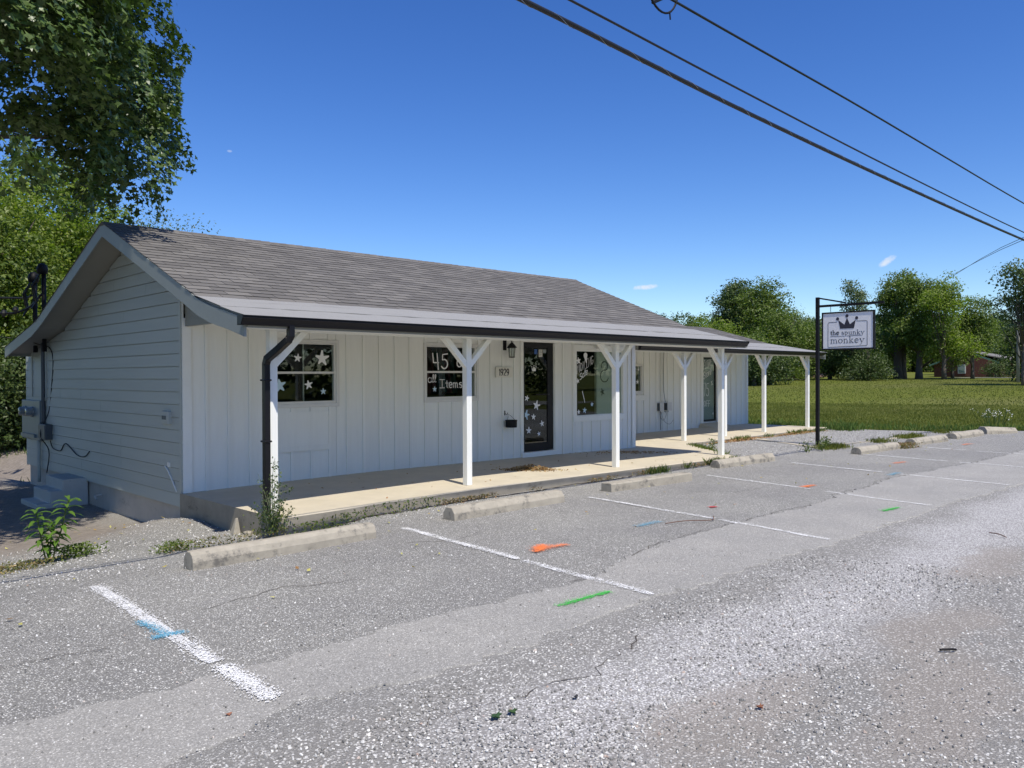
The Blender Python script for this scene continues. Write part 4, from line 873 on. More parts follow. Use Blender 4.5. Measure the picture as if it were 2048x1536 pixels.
M = MB(); cr = [sp(*q) for q in [(835, 660), (812, 545), (893, 605), (928, 512), (968, 600), (1045, 540), (1022, 655)]]
M.prism([fs(u, v, 0) for u, v in cr], (-.003, 0, 0))
for q in [(800, 527), (928, 487), (1058, 515)]:
    u, v = sp(*q); M.prism([fs(u+.033*math.cos(t), v+.036*math.sin(t), 0) for t in np.linspace(0, 6.28, 15)[:-1]], (-.003, 0, 0))
M.build('crown_emblem', simple('charcoal_print', (.035, .033, .045), .5, .1, 20), brd)
M = MB(); ribbon(M, [sp(790, 570), sp(680, 575), sp(668, 590), sp(666, 895), sp(676, 905), sp(1188, 893), sp(1197, 885), sp(1197, 562), sp(1187, 553), sp(1057, 556)], .009, fs)
ribbon(M, [sp(700, 762), sp(888, 759)], .008, fs); ribbon(M, [sp(925, 756), sp(1118, 749)], .008, fs); M.build('border_print', ink, brd)
SER = {  # (thick strokes, thin strokes) in x-height units, baseline 0
 't': ([[(.22, 1.25), (.22, .12), (.38, .02)]], [[(0, .95), (.45, .95)]], .55), 'h': ([[(.18, 1.6), (.18, 0)], [(.66, .6), (.66, 0)]], [[(.18, .7), (.4, .96), (.58, .9), (.66, .6)], [(.02, 0), (.34, 0)], [(.5, 0), (.82, 0)], [(.02, 1.58), (.2, 1.58)]], .95),
 'e': ([arc(.38, .48, .3, .48, 60, 300, 10)], [[(.1, .52), (.66, .52)], arc(.38, .48, .3, .48, 0, 60, 4)], .85), 's': ([arc(.3, .72, .2, .24, 80, 230, 6)+arc(.3, .26, .24, .25, 70, -60, 6)], [[(.3, .97), (.48, .8)], [(.3, 0), (.06, .2)]], .7),
 'p': ([[(.18, .98), (.18, -.5)], arc(.42, .48, .26, .46, 80, -80, 8)], [[(.18, .8), (.42, .95)], [(.18, .1), (.42, .02)], [(.02, .96), (.18, .96)], [(.02, -.5), (.34, -.5)]], .9),
 'u': ([[(.18, .96), (.18, .3), (.3, .05)], [(.66, .96), (.66, 0)]], [[(.3, .05), (.5, .05), (.66, .3)], [(.02, .96), (.2, .96)], [(.5, .96), (.68, .96)], [(.66, .0), (.82, .0)]], .95),
 'n': ([[(.18, .96), (.18, 0)], [(.66, .6), (.66, 0)]], [[(.18, .7), (.4, .96), (.58, .9), (.66, .6)], [(.02, 0), (.34, 0)], [(.5, 0), (.82, 0)], [(.02, .96), (.2, .96)]], .95),
 'k': ([[(.18, 1.6), (.18, 0)], [(.32, .52), (.66, 0)]], [[(.18, .35), (.62, .95)], [(.02, 0), (.34, 0)], [(.5, 0), (.84, 0)], [(.48, .96), (.76, .96)], [(.02, 1.58), (.2, 1.58)]], .92),
 'y': ([[(.12, .96), (.42, .05)]], [[(.72, .96), (.42, .05), (.28, -.42), (.1, -.42)], [(0, .96), (.28, .96)], [(.56, .96), (.86, .96)]], .88),
 'm': ([[(.18, .96), (.18, 0)], [(.62, .6), (.62, 0)], [(1.06, .6), (1.06, 0)]], [[(.18, .7), (.38, .96), (.54, .9), (.62, .6)], [(.62, .7), (.82, .96), (.98, .9), (1.06, .6)], [(.02, 0), (.34, 0)], [(.48, 0), (.76, 0)], [(.92, 0), (1.22, 0)], [(.02, .96), (.2, .96)]], 1.35),
 'o': ([arc(.4, .48, .32, .48, 130, 230, 5), arc(.4, .48, .32, .48, -50, 50, 5)], [arc(.4, .48, .32, .48, 50, 130, 4), arc(.4, .48, .32, .48, 230, 310, 4)], .9)}
def serif(M, text, u, v, xh, total, tw, th):
    k = total/(sum(SER[c][2] for c in text)*xh)
    for c in text:
        A, Bn, adv = SER[c]
        for st in A: ribbon(M, [(u+x*xh*k, v+y*xh) for x, y in st], tw, fs)
        for st in Bn: ribbon(M, [(u+x*xh*k, v+y*xh) for x, y in st], th, fs)
        u += adv*xh*k
M = MB(); u0, v0 = sp(700, 742); serif(M, 'the', u0, v0, .062, sp(828, 742)[0]-u0, .019, .009); u1, v1 = sp(853, 740); serif(M, 'spunky', u1, v1, .062, sp(1165, 735)[0]-u1, .011, .005)
u0, v0 = sp(700, 852); serif(M, 'monkey', u0, v0, .086, sp(1165, 848)[0]-u0, .014, .006); M.build('lettering', ink, brd)

# ============================================================ fixtures on the walls
# lantern
ln = thing('wall_lantern', 'black coach lantern with clear panes on the wall left of the door', 'lantern', (9.78, YF, 2.0))
box('wall_plate', black_iron, ln, 9.70, 9.78, YF-.03, YF-.016, 2.04, 2.26, bevel=.004)
MB().tube([(9.74, YF-.03, 2.20), (9.76, YF-.10, 2.235), (9.80, YF-.13, 2.20)], .010).build('arm', black_iron, ln)
lx, lyy = 9.80, YF-.14
MB().lathe([(.001, .225), (.012, .20), (.008, .185), (.03, .16), (.065, .12), (.085, .09), (.088, .08), (.06, .078), (.001, .078)], (lx, lyy, 2.0), 8).build('roof_cap', black_iron, ln)
M = MB()
for k in range(8):
    a = k*math.pi/4; M.tube([(lx+.06*math.cos(a), lyy+.06*math.sin(a), 2.08), (lx+.048*math.cos(a), lyy+.048*math.sin(a), 1.925)], .004, 5)
M.lathe([(.001, 1.925), (.055, 1.925), (.055, 1.912), (.001, 1.905)], (lx, lyy, 0), 8).build('cage', black_iron, ln)
MB().lathe([(.055, .078), (.044, -.074)], (lx, lyy, 2.0), 8).build('lantern_glass', glass, ln); MB().lathe([(.001, -.07), (.012, -.07), (.012, .0), (.001, .02)], (lx, lyy, 2.0), 8).build('candle_bulb', vinyl, ln)
# number plaque
pq = thing('number_plaque', 'small white board with the black house number 1929', 'plaque', (9.71, YF, 1.65))
box('board', plaque_board, pq, 9.515, 9.925, YF-.040, YF-.0165, 1.565, 1.745, bevel=.003)
M = MB(); write(M, '1929', fnw(YF-.0405), 9.575, 1.60, .115, .014, .78, 0, .006); M.build('numerals', ink, pq)
# hook and pot
hk = thing('wall_hook', 'small black hook on the wall below the number plaque', 'hook', (9.74, YF, .93))
MB().box(9.73, 9.75, YF-.022, YF-.0165, .90, .98).tube([(9.74, YF-.02, .93), (9.74, YF-.07, .915), (9.74, YF-.09, .93), (9.74, YF-.09, .95)], .005).build('hook', black_iron, hk)
pot = thing('hanging_pot', 'black metal pot hanging from a hook left of the door', 'pot', (9.78, YF-.11, .69))
MB().lathe([(.001, .0), (.095, .0), (.10, .005), (.102, .115), (.108, .12), (.108, .13), (.098, .13), (.095, .01), (.001, .01)], (9.79, YF-.13, .69), 20).build('bucket', black_iron, pot, smooth=False)
MB().tube([(9.79-.10, YF-.13, .81), (9.745, YF-.1, .89), (9.74, YF-.09, .925), (9.80, YF-.11, .89), (9.79+.10, YF-.13, .81)], .003, 5).build('handle', black_iron, pot)
# service boxes on the wing wall
for x0_, x1_, z0_, z1_, dp, lab in ((17.72, 17.90, .655, .80, .09, 'pale cable box on the wing wall, the left of two'), (18.04, 18.24, .665, .80, .11, 'pale cable box on the wing wall, the right of two')):
    t_ = thing('cable_box', lab, 'cable box', (x0_, WY, z0_), 'two cable boxes on the wing wall'); box('casing', pale_box, t_, x0_, x1_, WY-.02-dp, WY-.019, z0_-.03, z1_+.05, bevel=.006); box('dark_side', dark_box, t_, x0_-.004, x0_-.001, WY-.02-dp+.01, WY-.022, z0_-.02, z1_+.04)  # a thin dark sheet covers the left side of each pale casing
def wire(name, pts, r, lab, cat='cable', m_=cable, n=6, grp=None):
    # smooth the polyline
    P_ = [Vector(p) for p in pts]; out = []
    for i in range(len(P_)-1):
        p0, p1, p2, p3 = P_[max(i-1, 0)], P_[i], P_[i+1], P_[min(i+2, len(P_)-1)]
        for k in range(5):
            t = k/5; out.append(.5*((2*p1)+(p2-p0)*t+(2*p0-5*p1+4*p2-p3)*t*t+(-p0+3*p1-3*p2+p3)*t**3))
    out.append(P_[-1]); return tag(MB().tube(out, r, n).build(name, m_, smooth=True), lab, cat, grp)
grey_cable = simple('grey_cable', (.20, .20, .19), .6, .1, 20)
wire('conduit', [(17.88, WY-.035, .86), (17.87, WY-.035, 1.5), (17.885, WY-.035, 2.3)], .016, 'thin conduit rising up the wing wall to the ceiling', 'conduit', white_trim)
wire('cable', [(18.02, WY-.03, 2.3), (17.99, WY-.035, 1.7), (18.00, WY-.03, 1.2), (18.05, WY-.05, .86)], .008, 'slack grey cable running down the wing wall to the cable boxes', m_=grey_cable)
wire('cable', [(17.83, WY-.05, .63), (17.84, WY-.05, .45), (17.93, WY-.08, .38), (18.08, WY-.06, .55), (18.0, WY-.05, .62), (18.12, WY-.09, .60), (18.16, WY-.06, .66)], .006, 'tangle of thin cable below the cable boxes', m_=grey_cable)
wire('cable', [(17.86, WY-.04, .6), (17.95, WY-.09, .35), (18.15, WY-.12, .27), (18.40, WY-.07, .38)], .005, 'loose cable end curling out below the cable boxes', m_=grey_cable)
wire('conduit', [(17.845, WY-.03, .62), (17.85, WY-.03, .12)], .008, 'thin dark pipe from the left cable box down to the porch floor', 'conduit', dark_box)
# gable wall gear
mp = thing('meter_panel', 'large grey blue electrical enclosure on the rear of the gable wall', 'electrical panel', (XL, 16.8, .8))
box('enclosure', panel_grey, mp, XL-.11, XL-.017, 16.17, 17.38, .46, 1.18, bevel=.012)
for yy, zz in ((16.62, .97), (17.10, .97)):
    M = MB(); ring = [(XL-.24, 0), (XL-.30, 0)]; prof = [(.0, .095), (-.03, .095), (-.03, .085), (-.10, .078), (-.115, .06), (-.116, .001)]
    b0 = len(M.v); N = 18
    for dx, r in prof:
        for k in range(N): M.v.append((XL-.11+dx, yy+r*math.cos(2*math.pi*k/N), zz+r*math.sin(2*math.pi*k/N)))
    for i in range(len(prof)-1):
        for k in range(N): M.f.append((b0+i*N+k, b0+i*N+(k+1) % N, b0+(i+1)*N+(k+1) % N, b0+(i+1)*N+k)); M.mi.append(0)
    M.build('electric_meter', meter_glass, mp, smooth=True)
box('box_ledge', panel_grey, mp, XL-.15, XL-.111, 16.40, 17.3, .50, .56)
db = thing('breaker_box', 'dark service box at the right of the electrical enclosure', 'electrical box', (XL, 16.0, .6)); box('casing', dark_box, db, XL-.14, XL-.017, 15.70, 16.14, .50, .77, bevel=.008); box('box_lid', dark_box, db, XL-.15, XL-.141, 15.72, 16.12, .52, .75, bevel=.003)
wire('conduit', [(XL-.06, 16.12, 2.34), (XL-.06, 16.12, 1.2), (XL-.06, 16.12, .78)], .035, 'dark vertical conduit on the shaded gable wall', 'conduit', dark_box, 10)
wire('conduit', [(XL-.07, 16.4, .45), (XL-.07, 16.4, -.3)], .03, 'pale vertical conduit below the electrical enclosure', 'conduit', siding_paint, 10)
wire('cable', [(3.75, 16.3, 2.30), (XL-.15, 16.0, 2.18), (XL-.05, 15.75, 2.12), (XL-.03, 15.62, 1.9), (XL-.03, 15.7, 1.5), (XL-.03, 15.9, 1.0), (XL-.16, 15.95, .6), (XL-.05, 15.85, .3), (XL-.06, 15.95, -.1)], .009, 'black cable hanging in a loop down the gable wall')
wire('cable', [(XL-.05, 15.75, .48), (XL-.05, 15.6, .36), (XL-.04, 15.2, .34), (XL-.04, 14.9, .48), (XL-.04, 14.3, .33), (XL-.04, 13.9, .33), (XL-.03, 13.7, .42)], .009, 'black cable sagging sideways across the gable siding')
tb = thing('outlet_cover', 'small pale box with a dark display near the porch corner of the gable wall', 'box', (XL, 10.55, 1.05)); box('cover', pale_box, tb, XL-.075, XL-.017, 10.37, 10.68, .985, 1.165, bevel=.01) if False else None
box('casing', siding_paint, tb, XL-.07, XL-.017, 10.43, 10.65, .985, 1.155, bevel=.008); box('display', dark_box, tb, XL-.073, XL-.0705, 10.50, 10.63, 1.045, 1.095)
wire('cable', [(XL-.03, 10.64, .435), (XL-.035, 10.52, .37), (XL-.035, 10.38, .25), (XL-.03, 10.27, .13)], .010, 'short white hose stub on the lower gable siding', 'hose', white_trim)
box('vent_cap', white_trim, None, XL-.045, XL-.017, 10.47, 10.53, .43, .49); o = bpy.data.objects['vent_cap']; tag(o, 'tiny white cap above the white hose stub', 'cap')
wire('water_spigot', [(XL+.02, 13.3, -.23), (XL-.06, 13.3, -.23), (XL-.09, 13.25, -.24), (XL-.09, 13.2, -.27)], .014, 'pale spigot on the foundation right of the steps', 'spigot', pale_box)

beam_o = [o for o in bpy.data.objects if o.name.startswith('porch_beam')][0]
rust = simple('rusty_nail', (.10, .04, .02), .8, .3, 40)
for xx, zz in ((4.62, 2.17), (7.95, 2.20), (8.9, 2.13), (9.72, 2.19), (10.9, 2.12), (11.6, 2.18), (12.3, 2.13), (5.9, 2.19), (6.4, 2.13)):
    MB().tube([(xx, 7.8955, zz), (xx, 7.888, zz)], .007, 7).build('nail', rust, beam_o)
bo = thing('tie_down_bolt', 'rusty round bolt on the porch beam by the downspout', 'bolt', (4.36, 7.88, 2.16)); MB().tube([(4.36, 7.8945, 2.16), (4.36, 7.875, 2.16)], .022, 10).build('washer', rust, bo); MB().tube([(4.36, 7.8745, 2.16), (4.36, 7.862, 2.16)], .011, 6).build('nut', rust, bo)
# ============================================================ masts and overhead lines
for yy, zt2, lab in ((16.35, 3.45, 'black service mast with a weatherhead, the left of two behind the gable'), (15.78, 3.55, 'taller black service mast right beside the other at the gable roof')):
    t_ = thing('service_mast', lab, 'service mast', (4.0, yy, 2.2), 'service masts at the gable roof'); MB().tube([(4.0, yy, 2.05), (4.0, yy, zt2-.08)], .038, 12).build('pipe', black_iron, t_, smooth=True)
    MB().lathe([(.045, -.14), (.085, -.13), (.095, -.05), (.07, .02), (.03, .05), (.001, .055)], (4.0-.02, yy+.01, zt2), 14).build('weatherhead', black_iron, t_, smooth=True)
    M = MB()
    for k in range(3): M.tube([(3.94, yy-.03+.03*k, zt2-.13), (3.86-.02*k, yy+.05, zt2-.35), (3.90, yy+.08*k, zt2-.62), (3.84, yy+.15, zt2-.75)], .012, 6)
    M.build('drip_loop', cable, t_)
wire('service_cable', [(3.96, 16.4, 3.08), (3.6, 17.0, 3.06), (1.0, 19.5, 3.3), (-12, 32, 5.2)], .018, 'black service cable running left from the masts', 'cable')
wire('service_cable', [(3.96, 15.8, 3.05), (3.9, 16.3, 2.86), (3.7, 16.7, 2.76), (3.45, 17.05, 2.80)], .022, 'thick black service cable drooping between the two masts', 'cable')
spl = MB()
for c0 in ((3.60, 16.75, 2.76), (3.42, 17.05, 2.82), (3.75, 16.6, 2.82)): spl.lathe([(.001, -.07), (.035, -.05), (.05, 0), (.035, .05), (.001, .07)], c0, 8)
tag(spl.build('cable_splice', cable, kind='stuff'), 'black taped cable splices bunched by the masts', 'cable splice')
wire('service_cable', [(3.75, 16.9, 2.32), (2.0, 18.6, 2.5), (-8, 28, 3.2)], .008, 'thin black wire low at the left edge', 'cable')
def line(pts_, r, lab, lash=False):
    t_ = wire('power_line', pts_, r, lab, 'power line', n=8, grp='overhead lines above the lot')
    return t_
def sag(x0, x1, y, z0, z1, s): return [(x, y, z0+(z1-z0)*(x-x0)/(x1-x0)-s*4*((x-x0)/(x1-x0))*(1-(x-x0)/(x1-x0))) for x in np.linspace(x0, x1, 14)]
def zline(xs_, zs_, k=.97): return [(x*k, 5.0*k, 1.6+(z-1.6)*k) for x, z in zip(xs_, zs_)]
l1 = line(zline([-25, -5, 2, 5.07, 7, 9.07, 14, 21.96, 32, 45], [5.6, 5.1, 4.96, 4.927, 4.875, 4.823, 4.77, 4.756, 4.85, 5.2]), .024, 'thickest lowest overhead cable crossing the sky')
l2 = line(zline([-25, -5, 2, 5.7, 9, 14, 21.95, 32, 45], [5.8, 5.32, 5.19, 5.134, 5.06, 4.98, 4.934, 5.0, 5.35]), .012, 'thin overhead cable just above the thickest one')
l3 = line(zline([-25, -5, 3, 7.40, 12.05, 16, 21.95, 32, 45], [6.2, 5.85, 5.72, 5.683, 5.689, 5.66, 5.618, 5.66, 5.9], 2.3), .032, 'uppermost overhead cable with the black coil bracket')
lashm = simple('steel_lashing_wire', (.45, .45, .45), .35, .1, 10, metal=.8)
M = MB(); hel = []
for k in range(0, 60*6):
    x = 3+k*.045; z = float(np.interp(x, [2, 5.07, 7, 9.07, 14, 21.96], [4.96, 4.927, 4.875, 4.823, 4.77, 4.756])); a = k*.5
    hel.append((x*.97, 4.85+.0255*math.cos(a), 1.6+(z-1.6)*.97+.0255*math.sin(a)))
M.tube(hel, .0018, 4); M.build('lashing_wire', lashm, l1)
cl = thing('cable_coil_bracket', 'black ring bracket for spare cable hanging from the uppermost line', 'cable bracket', (16.5, 11.5, 10.9), None)
RC = (16.56, 11.5, 11.34); Q = 2.3/.9
M = MB().tube([(RC[0]+.27*Q*math.cos(t), 11.5, RC[2]+.31*Q*math.sin(t)) for t in np.linspace(0, 6.283, 33)], .028, 6, False); M.build('ring', black_iron, cl)
M = MB().tube([(RC[0]-.14*Q, 11.52, RC[2]-.26*Q), (RC[0]+.22*Q, 11.52, RC[2]-.05*Q)], .045, 6).tube([(RC[0]+.13*Q, 11.5, RC[2]-.27*Q), (RC[0]+.14*Q, 11.5, RC[2]-.34*Q)], .02, 5).tube([(RC[0]-.2*Q, 11.5, RC[2]-.21*Q), (RC[0]-.24*Q, 11.5, RC[2]-.24*Q)], .025, 5); M.build('cross_bar', black_iron, cl)
for k, dy in enumerate((0, .8)):
    wire('distant_line', [(60+dy*3, 4.5, 11.7+dy*.25), (88, 20, 14.3+dy*.3), (130+dy*2, 40, 15.6+dy*.2)], .03, 'thin distant line pair rising at the right edge, the %s strand' % ('lower' if k == 0 else 'upper'), 'power line', grp='distant line pair')
# ============================================================ vegetation
def leaf_material(name, cols, trans=.35, rough=.45):
    m, n, l, b = newmat(name); at = n.new('ShaderNodeAttribute'); at.attribute_name = 'rnd'
    c = ramp(n, l, at.outputs['Fac'], [(k/(len(cols)-1), q) for k, q in enumerate(cols)])
    c = mix(n, l, 1, c, ramp(n, l, noise_node(n, l, .55, 3, .6), [(.3, (.80, .84, .75)), (.7, (1.22, 1.16, 1.2))]), 'MULTIPLY')
    l.new(c, b.inputs['Base Color']); b.inputs['Roughness'].default_value = rough; b.inputs['Specular IOR Level'].default_value = .35
    t = n.new('ShaderNodeBsdfTranslucent'); l.new(mix(n, l, 1, c, (1.1, 1.35, .45), 'MULTIPLY'), t.inputs[0])
    ms = n.new('ShaderNodeMixShader'); ms.inputs[0].default_value = trans; l.new(b.outputs[0], ms.inputs[1]); l.new(t.outputs[0], ms.inputs[2]); l.new(ms.outputs[0], n['Material Output'].inputs[0]); return m
bark = simple('grey_brown_bark', (.11, .09, .07), .9, .25, 6, bmp=.8, bscale=18, sc3=(3, 3, .6))
maple_leaf = leaf_material('maple_leaves', [(.045, .080, .024), (.070, .118, .032), (.10, .155, .042), (.15, .205, .068)], .20, .36)
bright_leaf = leaf_material('bright_green_leaves', [(.125, .18, .026), (.175, .24, .035), (.22, .285, .05), (.27, .31, .075)], .50)
mid_leaf = leaf_material('mid_green_leaves', [(.075, .115, .020), (.11, .16, .028), (.15, .205, .040), (.20, .25, .07)], .40)
dark_leaf = leaf_material('dark_green_leaves', [(.040, .068, .018), (.060, .095, .024), (.085, .125, .034), (.12, .16, .055)], .32)
grey_leaf = leaf_material('grey_green_leaves', [(.080, .115, .055), (.11, .15, .075), (.16, .20, .11), (.22, .26, .16)], .42)
MAPLE = np.array([(0, -.5), (.16, -.18), (.46, -.22), (.34, .02), (.5, .24), (.2, .2), (0, .55), (-.2, .2), (-.5, .24), (-.34, .02), (-.46, -.22), (-.16, -.18)])
MAPLE8 = np.array([(0, -.5), (.18, -.14), (.5, -.12), (.22, .12), (0, .55), (-.22, .12), (-.5, -.12), (-.18, -.14)])
RHOMB = np.array([(0, -.5), (.3, -.05), (0, .5), (-.3, -.05)])
LONG = np.array([(0, -.5), (.13, -.1), (0, .5), (-.13, -.1)])
def leaf_mesh(name, C, N, size, mat, shape=RHOMB, fold=.15):
    """leaves at centres C with normals N"""
    n = len(C); N = N/np.linalg.norm(N, axis=1)[:, None]
    R_ = RNG.normal(size=(n, 3)); U = np.cross(N, R_); U /= np.linalg.norm(U, axis=1)[:, None]+1e-9; Wv = np.cross(N, U)
    k = len(shape); s = (size*RNG.uniform(.65, 1.25, n))[:, None]
    V = np.zeros((n, k, 3))
    for i, (a, b_) in enumerate(shape): V[:, i] = C+U*(a*s)+Wv*(b_*s)-N*(abs(a)*fold*s*2-.02*s)
    F = np.arange(n*k).reshape(n, k)
    return fast_mesh(name, V.reshape(-1, 3), F, k, mat, RNG.uniform(0, 1, n))
def cloud_leaves(clumps, per, upbias=.5, droop=0, shell=.5, flat=.62, rnd=.42):
    """clumps: (m,4) centre + radius; returns leaf centres and normals"""
    cl_ = np.repeat(clumps, per, axis=0); n = len(cl_); d = RNG.normal(size=(n, 3)); d /= np.linalg.norm(d, axis=1)[:, None]
    r = RNG.uniform(shell, 1.0, n)[:, None]; c = cl_[:, :3]+d*r*cl_[:, 3:4]*np.array([1.1, 1.1, flat]); c[:, 2] -= droop*RNG.uniform(0, 1, n)**2*cl_[:, 3]
    N = d*.8+RNG.normal(size=(n, 3))*rnd+np.array([0, 0, upbias]); return c, N
def lobes_to_clumps(lobes, per_m2=1.2, rc=(.5, .9), inner=.6, zmin=None):
    out = []
    for cx, cy, cz, rx, ry, rz in lobes:
        area = 4*math.pi*((rx*ry+rx*rz+ry*rz)/3); m = int(area*per_m2)
        d = RNG.normal(size=(m, 3)); d /= np.linalg.norm(d, axis=1)[:, None]; r = RNG.uniform(inner, 1.0, m)[:, None]
        p = np.array([cx, cy, cz])+d*r*np.array([rx, ry, rz]); out.append(np.concatenate([p, RNG.uniform(rc[0], rc[1], (m, 1))], 1))
    a = np.concatenate(out)
    if zmin is not None: a = a[a[:, 2] > zmin]
    return a
def limbs(M, base, top_r, clumps, n=14, z0=None, r0=None, k_=3):
    """limbs from the trunk to some of the clumps"""
    idx = RNG.choice(len(clumps), min(n, len(clumps)), replace=False)
    for i in idx:
        c = clumps[i, :3]; zz = base[2]+(c[2]-base[2])*random.uniform(.25, .6); zz = max(zz, z0 or zz); a = Vector((base[0], base[1], zz)); b_ = Vector(c)
        mid = a.lerp(b_, .5)+Vector((random.uniform(-.3, .3), random.uniform(-.3, .3), random.uniform(.0, .5)))*(b_-a).length*.2
        r = top_r*random.uniform(.25, .5); M.tube([a, mid, b_], [r, r*.6, r*.12], 5)
    return M
TREES = 'trees around the meadow'
def tree(label, x, y, h, lobes, leafmat, leaf=.3, per=26, per_m2=1.0, rc=(.6, 1.1), tr=.25, lean=0, name='leafy_tree', group=TREES, nl=14, inner=.62, upb=.5, multi=1, shell=.4, zmin=-.2, trunk_h=None, shape=RHOMB):
    z = ground_z(x, y); t_ = thing(name, label, 'tree', (x, y, z), group)
    L = [(x+a, y+b_, z+c, d, e, f) for a, b_, c, d, e, f in lobes]
    cl_ = lobes_to_clumps(L, per_m2, rc, inner, z+zmin)
    M = MB(); th = trunk_h or h*.72
    for q in range(multi):
        dx = 0 if multi == 1 else (q-(multi-1)/2)*tr*2.6
        M.tube([(x+dx, y, z-.2), (x+dx*1.2, y, z+th*.12), (x+dx*1.6+lean*.4, y, z+th*.5), (x+dx*2.2+lean, y, z+th)], [tr*1.35, tr, tr*.7, tr*.18], 9)
    limbs(M, (x+lean*.5, y, z), tr, cl_, nl); M.build('trunk', bark, t_, smooth=True)
    C, N = cloud_leaves(cl_, per, upb, shell=shell); k = C[:, 2] > z+.05; C, N = C[k], N[k]
    me = leaf_mesh('crown', C-np.array(t_.location), N, leaf, leafmat, shape); new_obj('crown', me, t_)
    return t_
def at_px(u, D):
    """ground point that lies D metres ahead along the camera axis at image column u (of 2048) - used once to survey the tree line"""
    a = (u-1024)/LENS_F; p = f_level*D+r_level*(a*D); return p.x, p.y
# surveyed tree positions: (column, distance) read from the photograph's calibrated camera
def round_lobes(R, h, n=7, base=.25, flat=.75):
    out = []; zc = h*(base+1)/2
    for k in range(n):
        a = 2*math.pi*k/n+random.uniform(-.4, .4); rr = R*random.uniform(.35, .6); f = random.uniform(-.32, .30)
        out.append((rr*math.cos(a), rr*math.sin(a), zc+f*h*(1-base), R*random.uniform(.42, .62), R*random.uniform(.42, .62), h*(1-base)*random.uniform(.20, .30)))
    out.append((0, 0, zc+h*(1-base)*.28, R*.5, R*.5, h*(1-base)*.24)); out.append((0, 0, zc-.05*h, R*.6, R*.6, h*(1-base)*.34)); return out
def spiky_lobes(R, h, n=11, base=.15):
    out = []
    for k in range(n):
        a = 2*math.pi*k/n+random.uniform(-.5, .5); rr = R*random.uniform(.15, .62); top = h*(1-.32*(rr/R)**1.3)*random.uniform(.86, 1.0); zc = random.uniform(base*h+1, top-1.1)
        out.append((rr*math.cos(a), rr*math.sin(a), zc, R*random.uniform(.26, .42), R*random.uniform(.26, .42), h*random.uniform(.07, .12)))
        if k % 2 == 0: out.append((rr*.7*math.cos(a), rr*.7*math.sin(a), top-h*.07, R*random.uniform(.2, .32), R*random.uniform(.2, .32), h*random.uniform(.07, .10)))
    out.append((0, 0, h*.55, R*.45, R*.45, h*.28)); return out
def big(u, D, h, R, label, mat, leaf=.34, per=22, base=.12, tr=.35, n=8, **kw):
    x, y = at_px(u, D); spk = kw.pop('spiky', 0); return tree(label, x, y, h, spiky_lobes(R, h, spk, base) if spk else round_lobes(R, h, n, base), mat, leaf, per, kw.pop('per_m2', .85), kw.pop('rc', (.7, 1.3)), tr, **kw)
# --- right hand group behind the wing
big(1475, 118, 14.6, 4.6, 'tall dark green tree rising behind the porch wing roof', dark_leaf, .36, 26, tr=.4)
big(1535, 112, 14.2, 4.6, 'tall mid green tree right of the dark one, feathery on its right side', mid_leaf, .34, 24, tr=.4, inner=.5)
big(1585, 108, 10.2, 3.2, 'thin pale willowy tree leaning right beside the tall green tree', grey_leaf, .26, 9, tr=.2, lean=1.0, inner=.3, per_m2=.7)
big(1432, 92, 7.4, 3.0, 'low bright green bushy tree just above the wing roof', bright_leaf, .26, 26, base=.02, tr=.2)
big(1500, 86, 5.6, 2.6, 'small bright green tree directly behind the wing roof edge', mid_leaf, .24, 26, base=.02, tr=.2)
big(1560, 96, 8.4, 3.6, 'rounded mid green tree left of the hanging sign', mid_leaf, .28, 28, base=.02, tr=.25)
big(1608, 100, 7.0, 3.2, 'lower rounded green tree right behind the sign pole', mid_leaf, .28, 24, base=.03, tr=.25)
big(1540, 80, 3.9, 2.6, 'dark shrubby tree mass seen below the wing porch beam', dark_leaf, .24, 30, base=-.1, tr=.2)
big(1508, 78, 4.0, 2.5, 'dark shrubby tree seen between the last wing posts and wall', dark_leaf, .24, 30, base=-.1, tr=.2)
big(1480, 80, 4.4, 2.6, 'dark shrubby tree hidden mostly by the wing wall', dark_leaf, .24, 26, base=-.1, tr=.2)
big(1660, 104, 5.0, 3.0, 'low dark tree below the hanging sign', dark_leaf, .28, 26, base=-.05, tr=.25)
big(1700, 98, 7.6, 3.4, 'dark shady tree right below the sign with a stout trunk', dark_leaf, .30, 26, base=.05, tr=.4)
big(1738, 92, 4.6, 2.7, 'rounded very dark bush in front of the tall trees right of the sign', dark_leaf, .22, 34, base=-.12, tr=.2)
big(1708, 128, 17.2, 3.4, 'tall narrow dull green tree rising just above the sign bracket', grey_leaf, .34, 18, base=.1, tr=.3, inner=.4, spiky=13)
big(1800, 104, 15.0, 4.7, 'largest bright green tree right of the sign, with a thick forked trunk', mid_leaf, .32, 26, base=.14, tr=.5, multi=2, spiky=13)
big(1838, 100, 14.6, 4.4, 'tall green tree beside the largest one, trunk leaning right', mid_leaf, .32, 24, base=.16, tr=.38, lean=1.4, spiky=13)
big(1888, 96, 13.2, 4.4, 'broad bright green tree partly covering the red brick house', bright_leaf, .28, 22, base=.16, tr=.25, spiky=13)
big(1768, 110, 9.0, 3.4, 'mid height green tree between the sign and the largest tree', mid_leaf, .30, 26, base=.02, tr=.3)
big(1935, 128, 9.4, 4.4, 'grey green layered tree behind the brick house', grey_leaf, .32, 20, base=.05, tr=.3)
big(1945, 99, 10.2, 3.4, 'bright green tree sloping down beside the brick house roof', mid_leaf, .28, 24, base=.22, tr=.2)
big(1905, 105, 8.4, 3.0, 'low hanging green tree in front of the left half of the brick house', mid_leaf, .24, 22, base=.1, tr=.18)
big(2066, 84, 6.6, 3.2, 'dark bushy tree right of the brick house behind the utility pole', dark_leaf, .28, 26, base=-.05, tr=.25)
